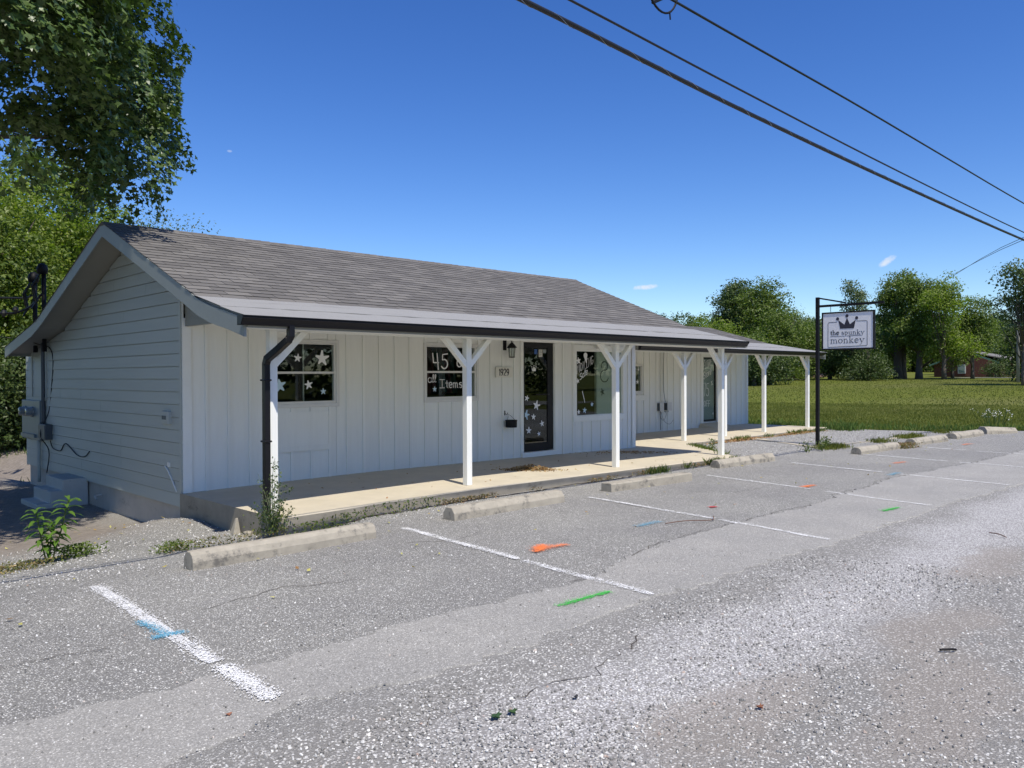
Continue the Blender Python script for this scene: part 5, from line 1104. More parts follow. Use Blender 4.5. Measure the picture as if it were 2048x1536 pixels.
big(1985, 150, 7.5, 5.0, 'distant rounded tree in the gap right of the brick house', mid_leaf, .36, 22, base=0, tr=.3)
big(2085, 70, 11.4, 4.3, 'large dark tree at the right edge with long bare lower limbs', dark_leaf, .28, 20, base=.35, tr=.35, inner=.35)
x_, y_ = at_px(2046, 70)
lt = tree('thin twiggy tree at the right edge with open spreading branches', x_, y_, 9.5, [(0, 0, 9.2, 1.3, 1.3, .9), (-1.0, .9, 7.6, 1.2, 1.2, .7), (-1.6, 1.3, 6.2, .9, .9, .35), (-.6, .6, 5.2, 1.1, 1.1, .35), (.8, -.8, 7.2, 1.2, 1.2, .8)], grey_leaf, .20, 13, 1.6, (.3, .55), .13, nl=22, inner=.2)
for k, (u, D, h, R) in enumerate([(1290, 215, 16.0, 7), (1330, 205, 14.5, 7), (1365, 210, 15.5, 7), (1400, 200, 14.5, 7), (1440, 205, 14, 7), (1630, 190, 13, 8), (1675, 195, 12, 8), (1950, 200, 11, 8), (2010, 190, 12, 8), (2070, 185, 13, 8), (1570, 190, 12, 8), (1510, 195, 13, 8), (1240, 220, 15, 8), (1180, 225, 15, 8)]):
    big(u, D, h, R, ['far dark tree on the horizon woods, first above the shop ridge end', 'far dark tree, second along the distant wood', 'far dark tree, third along the distant wood', 'far dark tree, fourth along the distant wood beside the tall pair', 'far dark tree hidden behind the low bright tree', 'far tree left of the hanging sign gap', 'far tree seen beneath the hanging sign', 'far tree behind the brick house roof', 'far tree in the gap at right of the brick house', 'far tree beyond the utility pole', 'far tree behind the willowy tree', 'far tree behind the tall dark pair', 'far tree masked by the shop ridge', 'farthest tree masked by the shop roof'][k], dark_leaf if k % 3 else mid_leaf, .55, 16, base=-.05, tr=.4, per_m2=.45, rc=(1.0, 1.9), nl=4, group='distant wood on the horizon')
for k, u in enumerate([1600, 1645, 1700, 1745, 1790, 1830, 1870, 1910, 1955, 1995, 2045, 2090, 2140]):
    big(u, 165+(k % 3)*6, 9.5+(k*7 % 5)*.8, 6, 'far wood tree standing %s' % ['beyond the pale house', 'beyond the white van', 'beyond the tree under the sign', 'beyond the dark bush', 'between the bush and the forked trunks', 'just behind the forked trunks', 'seen between the trunks and the brick house', 'above the left end of the brick house roof', 'over the right slope of the brick house', 'in the sky gap right of the brick house', 'behind the utility pole base', 'at the right edge behind the big tree', 'just outside the right edge'][k], dark_leaf if k % 2 else mid_leaf, .5, 18, base=-.1, tr=.4, per_m2=.5, rc=(1.0, 1.9), nl=4, group='distant wood on the horizon')
# --- bright trees behind the shop at left
def bigxy(x, y, h, R, label, mat, leaf, per, base=.02, tr=.2, n=9, **kw): return tree(label, x, y, h, round_lobes(R, h, n, base), mat, leaf, per, kw.pop('per_m2', 1.5), kw.pop('rc', (.4, .8)), tr, **kw)
LG = 'leafy trees behind the shop'
for (u, D, h, R, mat, lf, per, base, lab) in [(5, 25, 8.0, 2.8, bright_leaf, .13, 60, -.05, 'bright green leafy tree at the left edge behind the service masts'),
        (75, 28, 8.8, 3.0, bright_leaf, .14, 60, -.05, 'tallest bright green tree behind the left roof slope'),
        (150, 31, 9.8, 3.1, bright_leaf, .14, 55, -.05, 'bright green tree showing right up to the roof peak'),
        (-95, 24, 8.2, 2.8, mid_leaf, .14, 45, -.05, 'mid green tree mostly outside the left edge'),
        (60, 22.5, 3.4, 1.9, dark_leaf, .12, 60, -.15, 'dark bush low behind the gable at the yard edge'),
        (-10, 21.5, 3.2, 1.8, dark_leaf, .12, 60, -.15, 'dark bush low at the left edge of the yard')]:
    x, y = at_px(u, D); bigxy(x, y, h, R, lab, mat, lf, per, base, group=LG)
big(1992, 104, 2.6, 2.0, 'low very dark bush against the right end of the brick house', dark_leaf, .2, 26, base=-.2, tr=.1)
x, y = at_px(325, 38); bigxy(x, y, 10.6, 2.6, 'pale wispy tree behind the ridge right of the maple', grey_leaf, .12, 16, .1, .12, 7, group=LG, per_m2=1.2, rc=(.5, .9), inner=.25)
x, y = at_px(255, 36); bigxy(x, y, 9.6, 2.4, 'thin pale green tree behind the roof peak', grey_leaf, .13, 24, .1, .12, 7, group=LG, per_m2=1.2)
for (X_, Y_, h, R, lab) in [(-8, 22, 9, 3.2, 'mid green tree left of the yard'), (-5.5, 14, 8.5, 3.0, 'leafy tree left of the yard beside the maple'), (-7.5, 8.5, 8, 2.8, 'leafy tree left of the lot beyond the frame')]:
    bigxy(X_, Y_, h, R, lab, mid_leaf, .18, 30, .0, .25, group=LG, per_m2=1.0)
# --- across the road, behind the camera: what the window panes reflect
for k, (X_, Y_) in enumerate([(14, -30), (24, -33), (34, -30), (45, -34), (57, -30), (4, -34), (70, -33), (84, -30)]):
    tree(['broad tree across the road opposite the shop door', 'second tree across the road', 'third tree across the road', 'fourth tree across the road', 'fifth tree across the road', 'tree across the road behind the camera', 'sixth tree across the road', 'last tree across the road'][k], X_, Y_, 11, round_lobes(5.2, 11, 8, -.02), dark_leaf, .6, 14, .5, (.9, 1.6), .4, group='trees across the road', nl=5)

# --- the maple whose crown hangs over the left end of the roof
mx, my = -1.2, 15.2; mz = ground_z(mx, my)
mp_ = thing('maple_tree', 'big dark maple overhanging the left end of the shop roof', 'tree', (mx, my, mz))
crown_l = [(2.7, 10.0, 6.4, 1.3, 1.2, 1.1), (3.3, 11.0, 5.8, 1.3, 1.1, 1.0), (3.5, 11.3, 4.7, 1.2, .8, .6), (2.0, 9.6, 5.7, 1.2, 1.1, 1.0), (3.4, 11.8, 7.4, 1.6, 1.3, 1.1), (2.2, 11.4, 8.0, 1.8, 1.5, 1.1),
           (2.5, 10.7, 4.6, 1.1, .8, .6), (4.1, 12.2, 6.4, 1.1, 1.0, 1.0), (1.2, 9.6, 6.6, 1.6, 1.4, 1.2), (.8, 12.2, 6.4, 2.2, 2.0, 1.6), (0, 13.2, 9.0, 2.4, 2.2, 1.4), (3.3, 12.6, 8.9, 1.4, 1.3, .8),
           (-3.0, 13.5, 8.0, 2.8, 3.0, 2.2), (.4, 16.0, 8.6, 3.2, 2.8, 2.2), (-1.6, 9.8, 6.6, 2.0, 1.8, 1.8), (-3.0, 17, 8, 2.4, 2.6, 2), (-1.0, 14.8, 10.6, 3.2, 3.2, 1.6), (.6, 9.6, 4.9, 1.0, .8, .6),
           (3.7, 11.5, 4.35, .8, .45, .35), (4.25, 12.0, 5.4, .9, .8, .8), (2.10, 9.2, 3.85, .28, .28, .35), (2.9, 11.0, 4.1, .7, .4, .3)]
def maple_boughs():
    P_, N_ = [], []
    for cx, cy, cz, rx, ry, rz in crown_l:
        area = 4*math.pi*((rx*ry+rx*rz+ry*rz)/3); m = max(3, int(area*2.2)); d = RNG.normal(size=(m, 3)); d /= np.linalg.norm(d, axis=1)[:, None]
        c = np.array([cx, cy, cz])+d*RNG.uniform(.3, 1.0, m)[:, None]*np.array([rx, ry, rz])
        nd = d*np.array([.9, .9, .35])+np.array([0, 0, .75])+RNG.normal(size=(m, 3))*.18; nd /= np.linalg.norm(nd, axis=1)[:, None]
        for ci, ni in zip(c, nd):
            R_ = random.uniform(.24, .50); k = int(330*R_); t1 = np.cross(ni, RNG.normal(size=3)); t1 /= np.linalg.norm(t1); t2 = np.cross(ni, t1)
            rr = R_*np.sqrt(RNG.uniform(0, 1, k)); a = RNG.uniform(0, 6.283, k); x = rr*np.cos(a)*1.25; y = rr*np.sin(a)*.8
            p = ci+t1*x[:, None]+t2*y[:, None]+ni*RNG.normal(0, .05, k)[:, None]; p[:, 2] -= .5*rr**2/R_+.0
            P_.append(p); N_.append(np.repeat(ni[None], k, 0)+RNG.normal(size=(k, 3))*.38)
    return np.concatenate(P_), np.concatenate(N_)
M = MB()
M.tube([(mx, my, mz-.3), (mx+.05, my-.05, mz+.8), (mx+.1, my-.2, mz+2.4), (mx+.3, my-.5, mz+4.4), (mx+.5, my-.9, mz+7), (mx+.6, my-1.0, mz+9.6)], [.42, .33, .28, .22, .14, .04], 12)
for (ex, ey, ez) in [(2.6, 10.6, 6.4), (3.4, 11.4, 6.4), (1.4, 9.6, 6.4), (0.0, 9.4, 6.0), (2.9, 11.0, 8.6), (-3.0, 12.0, 8.0), (1.0, 16.5, 8.8), (-3.4, 17, 8.0), (3.3, 11.3, 4.7), (2.0, 10.6, 4.8)]:
    a = Vector((mx+.2, my-.4, mz+3.4+random.uniform(0, 1.6))); b_ = Vector((ex, ey, ez)); q = a.lerp(b_, .35)+Vector((0, 0, .35)); q2 = a.lerp(b_, .7)+Vector((random.uniform(-.2, .2), random.uniform(-.2, .2), .25))
    M.tube([a, q, q2, b_], [.11, .08, .045, .012], 7)
    for _ in range(9):
        s0 = q.lerp(b_, random.uniform(0, .95)); dv = Vector((random.uniform(-1, 1), random.uniform(-1, 1), random.uniform(-.3, .5)))*random.uniform(.6, 1.3); M.tube([s0, s0+dv*.5+Vector((0, 0, .08)), s0+dv], [.018, .011, .004], 5)
M.build('trunk', bark, mp_, smooth=True)
C, N = maple_boughs()
# keep clear of the roof: leaves may touch it only near the ridge end
k = ~((C[:, 0] > 3.2) & (C[:, 2] < 3.68)) & ~((C[:, 0] > np.where(C[:, 2] < 5.1, .437, .415)*C[:, 1]+.12*np.sin(C[:, 2]*3)+.05*np.sin(C[:, 2]*9)) & (C[:, 1] < 13)) & ~((C[:, 0] > 3.3) & (C[:, 1] < 9.2)) & (C[:, 2] > 3.3) & ~((C[:, 0] < .30*C[:, 1]) & (C[:, 0] > .8) & (C[:, 1] < 11.5) & (C[:, 2] < 4.55) & (np.hypot(C[:, 0]-2.1, C[:, 1]-9.2) > .45)); C, N = C[k], N[k]
near = (C[:, 1] < 13.2) & (C[:, 2] < 9.0) & (C[:, 0] > -1)
me = leaf_mesh('crown', C[near]-np.array([mx, my, mz]), N[near], .098, maple_leaf, MAPLE8, .12); new_obj('crown', me, mp_)
me = leaf_mesh('crown', C[~near][::16]-np.array([mx, my, mz]), N[~near][::16], .32, maple_leaf, MAPLE8, .12); new_obj('crown', me, mp_)
print('maple leaves', near.sum(), (~near).sum())

# ============================================================ meadow grass
def grass_mat(name, cols):
    return leaf_material(name, cols, .25, .6)
grass_m = grass_mat('meadow_grass', [(.092, .122, .013), (.112, .138, .018), (.138, .158, .026), (.18, .18, .048)])
lush_m = grass_mat('lush_edge_grass', [(.05, .11, .02), (.08, .15, .03), (.12, .18, .04), (.17, .20, .06)])
def blades(name, X, Y, H, mat, wd=.010, lean=.5, **kw):
    n = len(X); Z = np.array([ground_z(a, b_) for a, b_ in zip(X, Y)])-.01; a = RNG.uniform(0, 6.283, n); ph = RNG.uniform(0, 6.283, n); ln = H*RNG.uniform(.1, lean, n)
    V = np.zeros((n, 4, 3)); w = wd*RNG.uniform(.6, 1.3, n)
    for i, (s, t, q) in enumerate(((-1, 0, 0), (1, 0, 0), (.7, .55, .3), (0, 1, 1))):
        V[:, i, 0] = X+s*w*np.cos(a)+ln*q*np.cos(ph); V[:, i, 1] = Y+s*w*np.sin(a)+ln*q*np.sin(ph); V[:, i, 2] = Z+H*t
    o = new_obj(name, fast_mesh(name, V.reshape(-1, 3), np.arange(n*4).reshape(n, 4), 4, mat, RNG.uniform(0, 1, n)), kind='stuff')
    for k_, v_ in kw.items(): o[k_] = v_
    return o
def field_pts(n, r0, r1, p, a0=3, a1=60):
    x, y = wedge_points(n, r0, r1, p, a0, a1); e = np.array([lot_edge(min(q, 12.9)) for q in y]); k = (x > e-.05) | (y > 12.7) & (x > 22.62); return x[k], y[k]
x, y = field_pts(150000, 21.5, 46, 1.0, 6, 44); blades('meadow_grass', x, y, RNG.uniform(.03, .085, len(x))*(1+.3*np.sin(x*.9)*np.sin(y*1.1)), grass_m, .009, label='short olive meadow grass beyond the lot', category='grass')
x, y = field_pts(42000, 44, 110, .9, 8, 42); blades('far_meadow_grass', x, y, RNG.uniform(.04, .09, len(x)), grass_m, .025, label='olive meadow grass farther off towards the trees', category='grass')
x, y = field_pts(60000, 21.5, 31, 1.0, 6, 40); e = np.array([lot_edge(min(q, 12.9)) for q in y]); k = (x-e < RNG.exponential(.8, len(x))) ; x, y = x[k], y[k]
blades('edge_grass', x, y, RNG.uniform(.06, .22, len(x)), lush_m, .010, label='brighter taller grass along the edge of the lot', category='grass')
# ============================================================ weeds
dry_leaf = leaf_material('dry_leaves', [(.16, .07, .03), (.30, .16, .07), (.42, .26, .12), (.50, .38, .20)], .15, .7)
weed_leaf = leaf_material('weed_leaves', [(.05, .09, .02), (.08, .13, .025), (.13, .18, .035), (.20, .20, .05)], .3)
def scatter_leaves(name, cx, cy, sx, sy, n, size, mat, zf, h=.02, ang=0, **kw):
    a = RNG.normal(size=(n, 2))*np.array([sx, sy])*.5; ca, sa = math.cos(ang), math.sin(ang); X = cx+a[:, 0]*ca-a[:, 1]*sa; Y = cy+a[:, 0]*sa+a[:, 1]*ca
    Z = np.array([zf(p, q) for p, q in zip(X, Y)])+.006+RNG.uniform(0, 1, n)*h*np.exp(-(a[:, 0]/sx)**2*2-(a[:, 1]/sy)**2*2)
    N = RNG.normal(size=(n, 3))*.45+np.array([0, 0, 1]); o = new_obj(name, leaf_mesh(name, np.stack([X, Y, Z], 1), N, size, mat, RHOMB, .25), kind='stuff')
    for k_, v_ in kw.items(): o[k_] = v_
    return o
zs = lambda x, y: slab_z(x)
scatter_leaves('leaf_pile', 8.85, 8.60, .40, .19, 900, .036, dry_leaf, zs, .09, -.8, label='heap of dry brown leaves half in shade on the porch floor', category='leaf pile')
scatter_leaves('leaf_pile', 12.5, 9.35, .85, .28, 420, .035, dry_leaf, zs, .03, -.7, label='spread of dark dead leaves at the foot of the picture window wall', category='leaf pile')
scatter_leaves('leaf_pile', 17.3, 9.78, 1.5, .14, 700, .05, dry_leaf, ground_z, .06, 0, label='drift of orange dead leaves against the wing porch edge', category='leaf pile')
scatter_leaves('leaf_pile', 20.3, 9.80, 1.4, .16, 600, .05, dry_leaf, ground_z, .06, 0, label='drift of orange dead leaves near the far porch corner', category='leaf pile')
X = RNG.uniform(4.3, 13, 60); Y = RNG.uniform(7.8, 9.9, 60); C = np.array([(a, b_, slab_z(a)+.008) for a, b_ in zip(X, Y)])
o = new_obj('scattered_leaves', leaf_mesh('scattered_leaves', C, RNG.normal(size=(60, 3))*.3+np.array([0, 0, 1]), .045, dry_leaf), kind='stuff', label='single dead leaves lying about the porch floor', category='leaves')
X = np.concatenate([RNG.uniform(0, 24, 90), RNG.uniform(1, 4.0, 50)]); Y = np.concatenate([RNG.uniform(5.0, 7.5, 90), RNG.uniform(8.5, 12.5, 50)]); C = np.array([(a, b_, ground_z(a, b_)+.02) for a, b_ in zip(X, Y)])
new_obj('lot_leaves', leaf_mesh('lot_leaves', C, RNG.normal(size=(140, 3))*.3+np.array([0, 0, 1]), .045, leaf_material('yellow_leaves', [(.30, .16, .07), (.45, .40, .10), (.55, .52, .20)], .2)), kind='stuff', label='few yellowed leaves strewn over the lot', category='leaves')
for (x, y, c_, lab, s_) in [(2.54, 2.697, (.03, .07, .02), 'dark green leaf lying on the gravel, the left of two', .07), (2.63, 2.68, (.04, .08, .02), 'green leaf on the gravel just right of another', .06), (3.50, 1.88, (.22, .09, .04), 'curled brown leaf alone on the gravel', .05), (1.667, 3.60, (.26, .11, .06), 'small reddish pebble-like leaf on the smooth band', .035), (2.97, 2.58, (.03, .03, .03), 'small dark leaf curled on the gravel streak', .035)]:
    M = MB(); pts = [(x+s_*a, y+s_*b_) for a, b_ in MAPLE*[1, .8]]; z = .012
    M.add([(px, py, z+.012*abs(px-x)/s_*1.5+random.uniform(0, .004)) for px, py in pts], [tuple(range(len(pts)))]); M.add([(px, py, z+.012*abs(px-x)/s_*1.5-.002) for px, py in pts], [tuple(range(len(pts)))[::-1]])
    tag(M.build('fallen_leaf', simple('leaf_'+str(round(x*100)), c_, .6, .2, 60)), lab, 'leaf')
twig_m = simple('dry_twig', (.14, .075, .05), .8, .2, 30)
wire('twig', [(7.10, 4.90, .02), (7.35, 4.80, .03), (7.62, 4.66, .02), (7.80, 4.75, .03)], .005, 'curved reddish twig crossing the third bay line', 'twig', twig_m)
wire('twig', [(8.92, 2.32, .02), (8.85, 2.22, .03), (8.78, 2.14, .02)], .005, 'short dark twig in the gravel at the right edge', 'twig', twig_m)
wire('twig', [(4.95, 1.54, .015), (4.99, 1.49, .02), (5.02, 1.475, .015)], .007, 'small black scrap of bark on the gravel at lower right', 'twig', black_iron)
# weeds along the seams
def seam(pts, n, spread):
    P_ = np.array(pts); t = RNG.uniform(0, len(P_)-1, n); i = np.minimum(t.astype(int), len(P_)-2); f = (t-i)[:, None]; q = P_[i]*(1-f)+P_[i+1]*f; return q[:, 0]+RNG.normal(0, spread, n), q[:, 1]+RNG.normal(0, spread, n)
def clumpy(x, y, s, th): m = np.sin(x*s)+np.sin(x*s*2.3+1)+np.sin(y*s*1.7+x)*.5+RNG.uniform(-.5, .5, len(x)); return m > th
def weedset(name, x, y, hmin, hmax, lab, mat=weed_leaf, lf=.03, per=1):
    z = np.array([ground_z(a, b_) for a, b_ in zip(x, y)]); h = RNG.uniform(hmin, hmax, len(x)); C = np.stack([x, y, z+h], 1)
    return new_obj(name, leaf_mesh(name, C, RNG.normal(size=(len(x), 3))*.7+np.array([0, 0, .8]), lf, mat, RHOMB), kind='stuff', label=lab, category='weeds')
x, y = seam([(4.2, 7.50), (4.9, 7.50), (6.2, 7.52)], 650, .045); k = y < 7.60; weedset('porch_weeds', x[k], y[k], .0, .13, 'yellow green weeds crowding the front edge of the porch floor', lf=.03)
x, y = seam([(3.0, 7.72), (3.6, 7.62), (4.2, 7.58)], 520, .07); weedset('dry_weeds', x, y, .0, .10, 'low dry and green weeds along the gravel seam left of the post', leaf_material('mixed_weed', [(.30, .20, .10), (.16, .15, .05), (.10, .13, .03), (.35, .30, .15)], .2), .028)
x, y = seam([(3.0, 7.86), (3.2, 7.83)], 420, .08); weedset('green_weeds', x, y, .0, .09, 'small dense dark green weed tuft on the gravel seam', mid_leaf, .03)
x, y = seam([(2.35, 8.6), (2.6, 8.8)], 520, .08); weedset('green_weeds', x, y, .0, .13, 'dark green ground weeds right of the tall leafy weed', mid_leaf, .035)
x, y = seam([(1.4, 8.2), (2.1, 8.45)], 800, .10); weedset('dry_weeds', x, y, .0, .07, 'sparse weeds and litter left of the tall leafy weed', leaf_material('litter', [(.30, .20, .10), (.16, .15, .05), (.10, .13, .03), (.40, .30, .15)], .2), .03)
x, y = seam([(6.2, 7.55), (9.0, 7.56), (13.3, 7.56)], 2600, .035); k = clumpy(x, y, 2.1, .3) & (y < 7.60); weedset('seam_weeds', x[k], y[k], 0, .06, 'sparse dry weeds and litter along the middle of the porch edge', leaf_material('seam_litter', [(.34, .18, .08), (.30, .24, .12), (.12, .13, .04), (.22, .13, .07)], .2), .03)
x, y = seam([(10.2, 7.5), (13.2, 7.55)], 1200, .05); k = clumpy(x, y, 3.1, .5) & (y < 7.6); blades('seam_grass', x[k], y[k], RNG.uniform(.04, .16, k.sum()), weed_leaf, .004, .6, label='thin grassy weeds at the right part of the porch edge', category='weeds')
x, y = seam([(13.5, 7.95), (15.1, 9.80), (18, 9.85), (22.0, 9.85)], 5200, .06); k = clumpy(x, y, 1.9, .35) & ~((x > 15.1) & (y > 9.89)); blades('seam_grass', x[k], y[k], RNG.uniform(.03, .15, k.sum()), weed_leaf, .006, .6, label='weeds along the inner corner and wing porch edge', category='weeds')
x, y = seam([(16.5, 7.45), (19.0, 7.3), (23.6, 7.2)], 6000, .12); k = clumpy(x, y, 1.3, .2); blades('strip_grass', x[k], y[k], RNG.uniform(.03, .13, k.sum()), grass_m, .007, .6, label='dry grass strip growing between the gravel and the wheel stops', category='grass')
x, y = seam([(22.6, 9.6), (22.4, 9.4), (22.75, 9.75)], 700, .22); blades('corner_grass', x, y, RNG.uniform(.06, .26, len(x)), lush_m, .010, .6, label='green grass tuft at the far corner of the wing porch', category='grass')
x, y = seam([(17.85, 6.35), (18.4, 6.3)], 700, .10); weedset('tufted_weed', x, y, 0, .12, 'brown and green weed tuft at the end of a wheel stop', leaf_material('brown_weed', [(.25, .12, .06), (.20, .17, .06), (.12, .14, .04)], .2), .035)
for (X_, Y_, lab) in [(16.1, 7.25, 'small green weed left of the sign pole base'), (17.25, 7.72, 'small weed at the foot of the sign pole'), (14.9, 9.1, 'dark weed stalk by the wing porch inner corner'), (15.6, 7.35, 'tiny weed sprouting from the seam before the wing'), (16.6, 7.35, 'weed tuft between two others left of the sign pole')]:
    t_ = thing('weed', lab, 'weed', (X_, Y_, ground_z(X_, Y_))); M = MB()
    for k in range(6):
        a = random.uniform(0, 6.28); M.tube([(X_, Y_, ground_z(X_, Y_)), (X_+.03*math.cos(a), Y_+.03*math.sin(a), .1), (X_+.07*math.cos(a), Y_+.07*math.sin(a), random.uniform(.14, .22))], .003, 4)
    M.build('stem', weed_leaf, t_); n = 90; C = np.stack([RNG.normal(0, .05, n), RNG.normal(0, .05, n), RNG.uniform(.02, .22, n)], 1); new_obj('leaves', leaf_mesh('leaves', C, RNG.normal(size=(n, 3)), .04, weed_leaf), t_)
x, y = seam([(5.9, 26.5), (5.3, 25.8), (6.6, 26.8)], 1, .1)
X = RNG.uniform(1.5, 7.5, 9000); Y = RNG.uniform(17.5, 28.5, 9000); k = (np.sin(X*1.2+1)+np.sin(Y*.8)+RNG.uniform(-.6, .6, 9000)) > 1.1; blades('yard_grass', X[k], Y[k], RNG.uniform(.04, .16, k.sum()), lush_m, .012, .6, label='yellow green grass patches in the sunlit yard behind the gable', category='grass')
# tall leafy weed at the left
px_, py_ = 2.18, 8.55; pz_ = ground_z(px_, py_); tw = thing('tall_weed', 'tall bright green weed with long pointed leaves in front of the gable yard', 'weed', (px_, py_, pz_))
stem_m = simple('weed_stem', (.10, .12, .03), .6, .2, 30); M = MB(); CL, NL = [], []
def long_leaf(base, d, L, w):
    d = Vector(d).normalized(); side = d.cross(Vector((0, 0, 1))).normalized(); up_ = side.cross(d); pts = []
    segs = 4; V_ = []
    for i in range(segs+1):
        t = i/segs; c = Vector(base)+d*L*t+Vector((0, 0, -L*.55*t*t)); ww = w*math.sin(math.pi*min(1, .08+t*.92))**.8*(1 if i < segs else 0)
        V_ += [c-side*ww/2-up_*(-.15*ww), c, c+side*ww/2-up_*(-.15*ww)]
    fs_ = []
    for i in range(segs):
        for k in range(2): a = i*3+k; fs_.append((a, a+1, a+4, a+3))
    return V_, fs_
leafbright = leaf_material('tall_weed_leaf', [(.12, .22, .035), (.16, .28, .05), (.20, .32, .07)], .4)
for s_, (dx, dy, hh) in enumerate([(-.05, .05, .50), (.10, -.05, .60), (.05, .1, .36)]):
    top = Vector((px_+dx*1.6, py_+dy*1.6, pz_+hh)); M.tube([(px_+dx*.2, py_+dy*.2, pz_-.02), (px_+dx, py_+dy, pz_+hh*.5), top], [.009, .007, .004], 6)
    for k in range(30):
        t = .18+.82*(k/29)**.8; b_ = Vector((px_+dx*(.2+1.4*t), py_+dy*(.2+1.4*t), pz_+hh*t)); a = k*2.4+s_; el = -.1+1.0*max(0, t-.6)
        V_, F_ = long_leaf(b_, (math.cos(a), math.sin(a), el+.35), random.uniform(.12, .20)*(1.1 if t > .5 else .8), .046)
        lf = MB().add(V_, F_); lf.build('leaf', leafbright, tw, smooth=True)
M.build('stem', stem_m, tw)
# scrubby weed round the first post
sx_, sy_ = 4.02, 7.62; sw = thing('scrub_weed', 'twiggy grey green weed climbing in front of the first porch post and downspout', 'weed', (sx_, sy_, 0)); M = MB(); LC = []
for k in range(26):
    a = random.uniform(0, 6.28); H_ = random.uniform(.18, .82)*(1 if k > 8 else .5); sp_ = .10+.20*random.random(); p0 = Vector((sx_+random.uniform(-.09, .09), sy_+random.uniform(-.06, .06), .0)); p2 = p0+Vector((math.cos(a)*sp_*(H_+.3), math.sin(a)*sp_*(H_+.2), H_)); p1 = p0.lerp(p2, .5)+Vector((0, 0, .05))
    M.tube([p0, p1, p2], [.004, .003, .0015], 4)
    for j in range(int(H_*46)):
        t = random.random(); q = (p0.lerp(p1, t*2) if t < .5 else p1.lerp(p2, t*2-1)); LC.append(q+Vector((random.uniform(-.03, .03), random.uniform(-.03, .03), random.uniform(-.02, .02))))
    if k % 3 == 0 and H_ > .4:
        q = p0.lerp(p2, .6); e = q+Vector((math.cos(a+1)*.18, math.sin(a+1)*.14, .05)); M.tube([q, e], [.003, .0015], 4)
        for j in range(14): LC.append(q.lerp(e, random.random())+Vector((random.uniform(-.02, .02),)*3))
M.build('stem', simple('grey_weed_stem', (.20, .22, .12), .7, .2, 30), sw)
LC = np.array([tuple(q) for q in LC]); new_obj('leaves', leaf_mesh('leaves', LC-np.array([sx_, sy_, 0]), RNG.normal(size=(len(LC), 3)), .032, leaf_material('scrub_leaf', [(.05, .09, .03), (.08, .12, .04), (.13, .17, .07)], .25), RHOMB), sw)
n = 420; C = np.stack([sx_+RNG.normal(0, .10, n), sy_-.03+RNG.normal(0, .08, n), RNG.uniform(0, .24, n)], 1); new_obj('leaves', leaf_mesh('leaves', C-np.array([sx_, sy_, 0]), RNG.normal(size=(n, 3)), .03, weed_leaf), sw)
# broken block at the slab corner
MB().hexa([(3.97, 8.42, -.15), (4.05, 8.40, -.15), (4.05, 8.50, -.15), (3.97, 8.52, -.15)], [(4.01, 8.44, .03), (4.03, 8.43, .04), (4.03, 8.46, .03), (4.01, 8.47, .03)]).build('broken_block', stop_concrete, None, bevel=.01)
o = bpy.data.objects['broken_block']; tag(o, 'upright shard of concrete at the left foot of the porch', 'rock')
for k, (X_, Y_, r) in enumerate([(4.0, 8.15, .06), (4.08, 8.2, .045), (3.9, 8.05, .04)]):
    M = MB(); z = ground_z(X_, Y_); pts = [(X_+r*random.uniform(.7, 1.1)*math.cos(a), Y_+r*random.uniform(.7, 1.1)*math.sin(a)) for a in np.linspace(0, 6.28, 8)[:-1]]
    M.prism([(a, b_, z-.01) for a, b_ in pts], (0, 0, r*.9)); tag(M.build('rock', stop_concrete, None, bevel=.012), ['pale stone by the porch corner, the largest of three', 'pale stone by the porch corner, the rearmost of three', 'pale stone by the porch corner, the frontmost of three'][k], 'rock')
# white flowers by the broken stop
fl = thing('white_flowers', 'spray of small white flowers at the meadow edge by the broken wheel stop', 'flowers', (27.3, 7.0, 0)); n = 26
C = np.stack([RNG.normal(0, .28, n), RNG.normal(0, .25, n), RNG.uniform(.25, .5, n)], 1)+0
M = MB()
for c in C: M.tube([(27.3+c[0]*.6, 7+c[1]*.6, 0), (27.3+c[0], 7+c[1], c[2])], .006, 4)
M.build('stem', weed_leaf, fl); new_obj('petals', leaf_mesh('petals', np.repeat(C, 5, 0)+RNG.normal(0, .03, (n*5, 3)), RNG.normal(size=(n*5, 3))+np.array([0, 0, 1]), .035, simple('white_petal', (.8, .8, .76), .6, .05, 30)), fl)

# ============================================================ far buildings and vehicles
brick_m = simple('far_red_brick', (.11, .040, .030), .85, .25, 4, dirt=((.08, .03, .025), .6, 2)); green_trim = simple('green_trim_paint', (.10, .20, .16), .5, .08, 6); far_roof = simple('far_grey_roof', (.17, .16, .145), .9, .12, 2); far_white = simple('far_white_paint', (.72, .72, .70), .5, .05, 4)
hx, hy = at_px(1930, 112); hz = ground_z(hx, hy)
hs = thing('brick_house', 'small red brick house with green trim and grey gable roof under the trees', 'house', (hx, hy, hz))
HF = Vector((math.cos(.02), math.sin(.02), 0)); HD = Vector((HF.y, -HF.x, 0))
def hp(a, b_, z): p = Vector((hx, hy, 0))+HD*a+HF*b_; return (p.x, p.y, hz+z)
def hbox(M, a0, a1, b0, b1, z0, z1): return M.hexa([hp(a0, b0, z0), hp(a1, b0, z0), hp(a1, b1, z0), hp(a0, b1, z0)], [hp(a0, b0, z1), hp(a1, b0, z1), hp(a1, b1, z1), hp(a0, b1, z1)])
hw = hbox(MB(), -4.0, 3.7, 0, 9, -.3, 1.95); hw.prism([hp(-4.0, 0, 1.95), hp(3.7, 0, 1.95), hp(.3, 0, 3.45)], HF*9); hw.build('wall', brick_m, hs)
